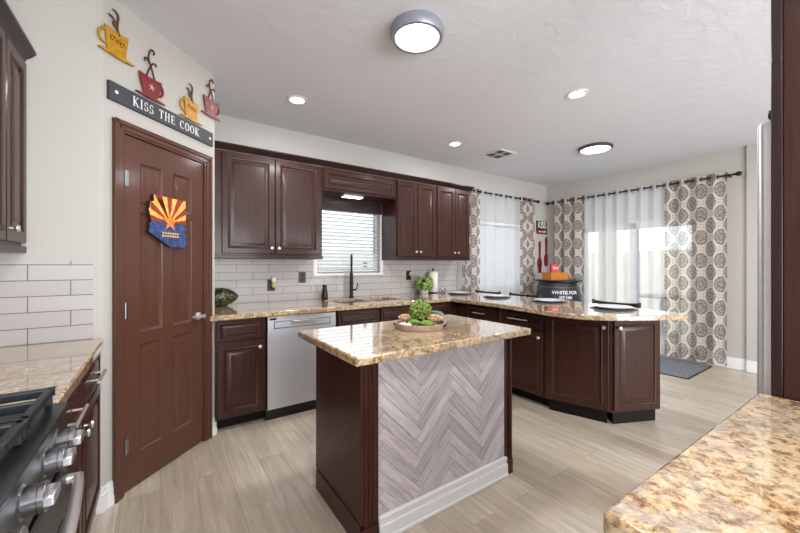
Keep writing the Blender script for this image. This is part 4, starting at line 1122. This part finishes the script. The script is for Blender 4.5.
# barrel
brl = thing('metal_barrel_table', 'charcoal metal tub table with printed lettering in the dining corner', 'side table', (5.20, 3.12, 0))
MB().lathe([(.36, 0), (.375, .02), (.375, .3), (.345, .75), (.290, 1.02), (.285, 1.035)], 48).build('tub', M['barrel'], brl)
MB().lathe([(.372, .85), (.352, .905)], 48, None, False).build('band', M['crate'], brl) if False else None
MB().lathe([(.313, .945), (.317, .945), (.308, .965)], 48, None, False).build('band', M['bronze'], brl)
MB().lathe([(0, 1.035), (.345, 1.035), (.35, 1.041), (.35, 1.053), (.345, 1.057), (0, 1.057)], 48, None, False).build('lid', M['black_metal'], brl)
# lettering wrapped on the side that faces the kitchen
def wrap_text(body, size, z, r, ang, par, name):
    o = text_mesh(body, size, .001, name, M['letter'], par, Matrix.Identity(4), bold=.001)
    for v in o.data.vertices:
        a = ang+v.co.x/r; zz = z+v.co.y; rr = r+.004+v.co.z; v.co = (rr*math.cos(a), rr*math.sin(a), zz)
camdir = math.atan2(-3.12, -5.20)
wrap_text('WHITE FOR', .07, .855, .328, camdir+.30, brl, 'lettering')
wrap_text('EST 1903', .048, .79, .339, camdir+.32, brl, 'date_lettering')
bx = thing('wooden_box', 'orange wooden box on top of the charcoal barrel', 'box', (5.18, 3.16, 1.0575), math.radians(-15))
MB().box(-.17, .17, -.10, .10, 0, .012).box(-.17, .17, -.10, -.088, .012, .105).box(-.17, .17, .088, .10, .012, .105).box(-.17, -.158, -.088, .088, .012, .105).box(.158, .17, -.088, .088, .012, .105).build('box_body', M['crate'], bx, .002)
MB().box(-.172, .172, -.102, .102, .106, .118).build('lid', M['crate'], bx, .002)
rb = thing('red_tin', 'small red tin with pale lettering on the wooden box', 'tin', (5.17, 3.17, 1.176), math.radians(-30))
MB().box(-.06, .06, -.03, .03, 0, .13).build('body', simple('bright_red_tin', (186, 36, 42), .4), rb, .006)
text_mesh('TEA', .05, .0008, 'lettering', M['letter'], rb, T(0, -.031, .05) @ RX(PI/2))

# ------------------------------------------------------------------ tray and plants on the island
TX, TY = 1.317, 1.69
tr = thing('wooden_tray', 'round whitewashed wooden tray on the island', 'tray', (TX, TY, ZC))
MB().lathe([(0, 0), (.150, 0), (.153, .004), (.156, .034), (.147, .034), (.144, .012), (0, .012)], 48, None, False).build('tray_body', M['tray'], tr, .001, 40)
hs = MB().tube([(.1575*math.cos(a), .1575*math.sin(a), .021) for a in [math.radians(-66+i*5) for i in range(7)]], .0075, 8).build('handle_slot', M['dark_wood'], tr)
MB().tube([(.1575*math.cos(a), .1575*math.sin(a), .021) for a in [math.radians(115+i*5) for i in range(7)]], .0075, 8).build('handle_slot', M['dark_wood'], tr)
# direction helpers: r_ = right in view, f_ = away from camera
r_ = Vector((math.cos(math.radians(-34.6-3)), math.sin(math.radians(-37.6)))); f_ = Vector((-r_.y, r_.x))
def tp(a, b): p = Vector((TX, TY))+r_*a+f_*b; return (p.x, p.y, ZC+.0125)
tb = thing('topiary_ball', 'round clipped boxwood ball in the centre of the tray', 'plant', tp(0, .02))
MB().lathe([(.028, 0), (.03, .004), (.036, .03), (0, .03)], 16).build('pot', M['pot'], tb)
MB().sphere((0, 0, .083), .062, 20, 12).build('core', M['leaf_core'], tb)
leafset(620, .065, (0, 0, .083), .020, rng).build('foliage', M['topiary'], tb)
def rosette(name, label, loc, R, mat, layers=4, n=8, up=.2):
    t = thing(name, label, 'plant', loc); m = MB()
    for L_ in range(layers):
        q = L_/max(1, layers-1); tilt = math.radians(26+54*q); r = R*(1-.5*q); cnt = n-L_
        for i in range(cnt):
            a = 2*PI*i/cnt+L_*.5; w = r*.36; th = r*.16
            vs = [(0, 0, 0), (r*.45, -w*.8, 0), (r*.8, -w, 0), (r, 0, .0), (r*.8, w, 0), (r*.45, w*.8, 0), (r*.6, 0, th), (r*.6, 0, -th)]
            fs = [(0, 1, 6), (1, 2, 6), (2, 3, 6), (3, 4, 6), (4, 5, 6), (5, 0, 6), (1, 0, 7), (2, 1, 7), (3, 2, 7), (4, 3, 7), (5, 4, 7), (0, 5, 7)]
            m.add(vs, fs, T(0, 0, R*up+q*R*.15) @ RZ(a) @ RY(-tilt))
    m.lathe([(R*.25, 0), (R*.2, R*.3), (0, R*.45)], 10)
    m.build('leaves', mat, t, 0, 20); return t
rosette('succulent', 'large peach succulent rosette at the left of the tray', tp(-.088, .01), .058, M['succ_peach'], 5, 11, .45)
rosette('succulent', 'large peach succulent rosette at the right of the tray', tp(.088, -.02), .060, M['succ_peach'], 5, 11, .45)
rosette('succulent', 'lime green succulent at the front of the tray', tp(.040, -.088), .045, M['succ_green'], 5, 10, .25)
rosette('succulent', 'small lime green succulent against the boxwood ball', tp(-.035, -.058), .040, M['succ_green'], 4, 9, .4)
rosette('succulent', 'blue green succulent behind the right peach rosette', tp(.100, .062), .058, M['succ_blue'], 4, 8, .7)
def stone(label, loc, s_, mat, seed):
    r = random.Random(seed); m = MB().sphere((0, 0, .55*s_), s_, 12, 8, (1.2, .9, .6)); ph = [r.uniform(0, 6) for _ in range(3)]
    m.v = [(x*(1+.08*math.sin(9*y/s_+ph[0])), y*(1+.1*math.sin(5*x/s_+ph[1])), max(0, z*(1+.06*math.sin(4*x/s_+ph[2])))) for (x, y, z) in m.v]
    m.v = [(x+loc[0], y+loc[1], z+loc[2]) for (x, y, z) in m.v]
    tag(m.build('stone', mat), label, 'stone')
stone('white pebble at the far left front of the tray', tp(-.103, -.052), .022, M['stone_white'], 1)
stone('white pebble closest to the dark stones in the tray', tp(-.073, -.088), .022, M['stone_white'], 2)
stone('larger dark stone near the front of the tray', tp(-.018, -.098), .024, M['stone_dark'], 3)
stone('smaller dark stone touching the lime succulents', tp(.006, -.068), .018, M['stone_dark'], 4)

# ------------------------------------------------------------------ outside
g = MB().box(XR+.15, 16, -6, 12, -.10, -.02).box(-4, XR+.15, 3.95, 12, -.10, -.02); struct('patio_slab', g, M['patio'])
struct('fence_wall', MB().box(11.5, 11.7, -6, 12, -.02, 1.7).box(-4, 11.5, 8.5, 8.7, -.02, 1.7), M['fence'])
struct('patio_roof', MB().box(XR+.15, 9.0, -.5, 4.5, 2.45, 2.6).box(8.7, 9.0, -.3, 0.0, 0, 2.45).box(8.7, 9.0, 3.9, 4.2, 0, 2.45), M['stucco'])
ot = thing('patio_table', 'dark patio table faintly visible through the sheer curtain', 'table', (7.8, 2.6, -.02))
MB().lathe([(0, .71), (.5, .71), (.5, .735), (0, .735)], 32, None, False).build('tabletop', M['outdoor_metal'], ot)
MB().lathe([(.25, 0), (.25, .02), (.035, .04), (.035, .71)], 20).build('pedestal', M['outdoor_metal'], ot)
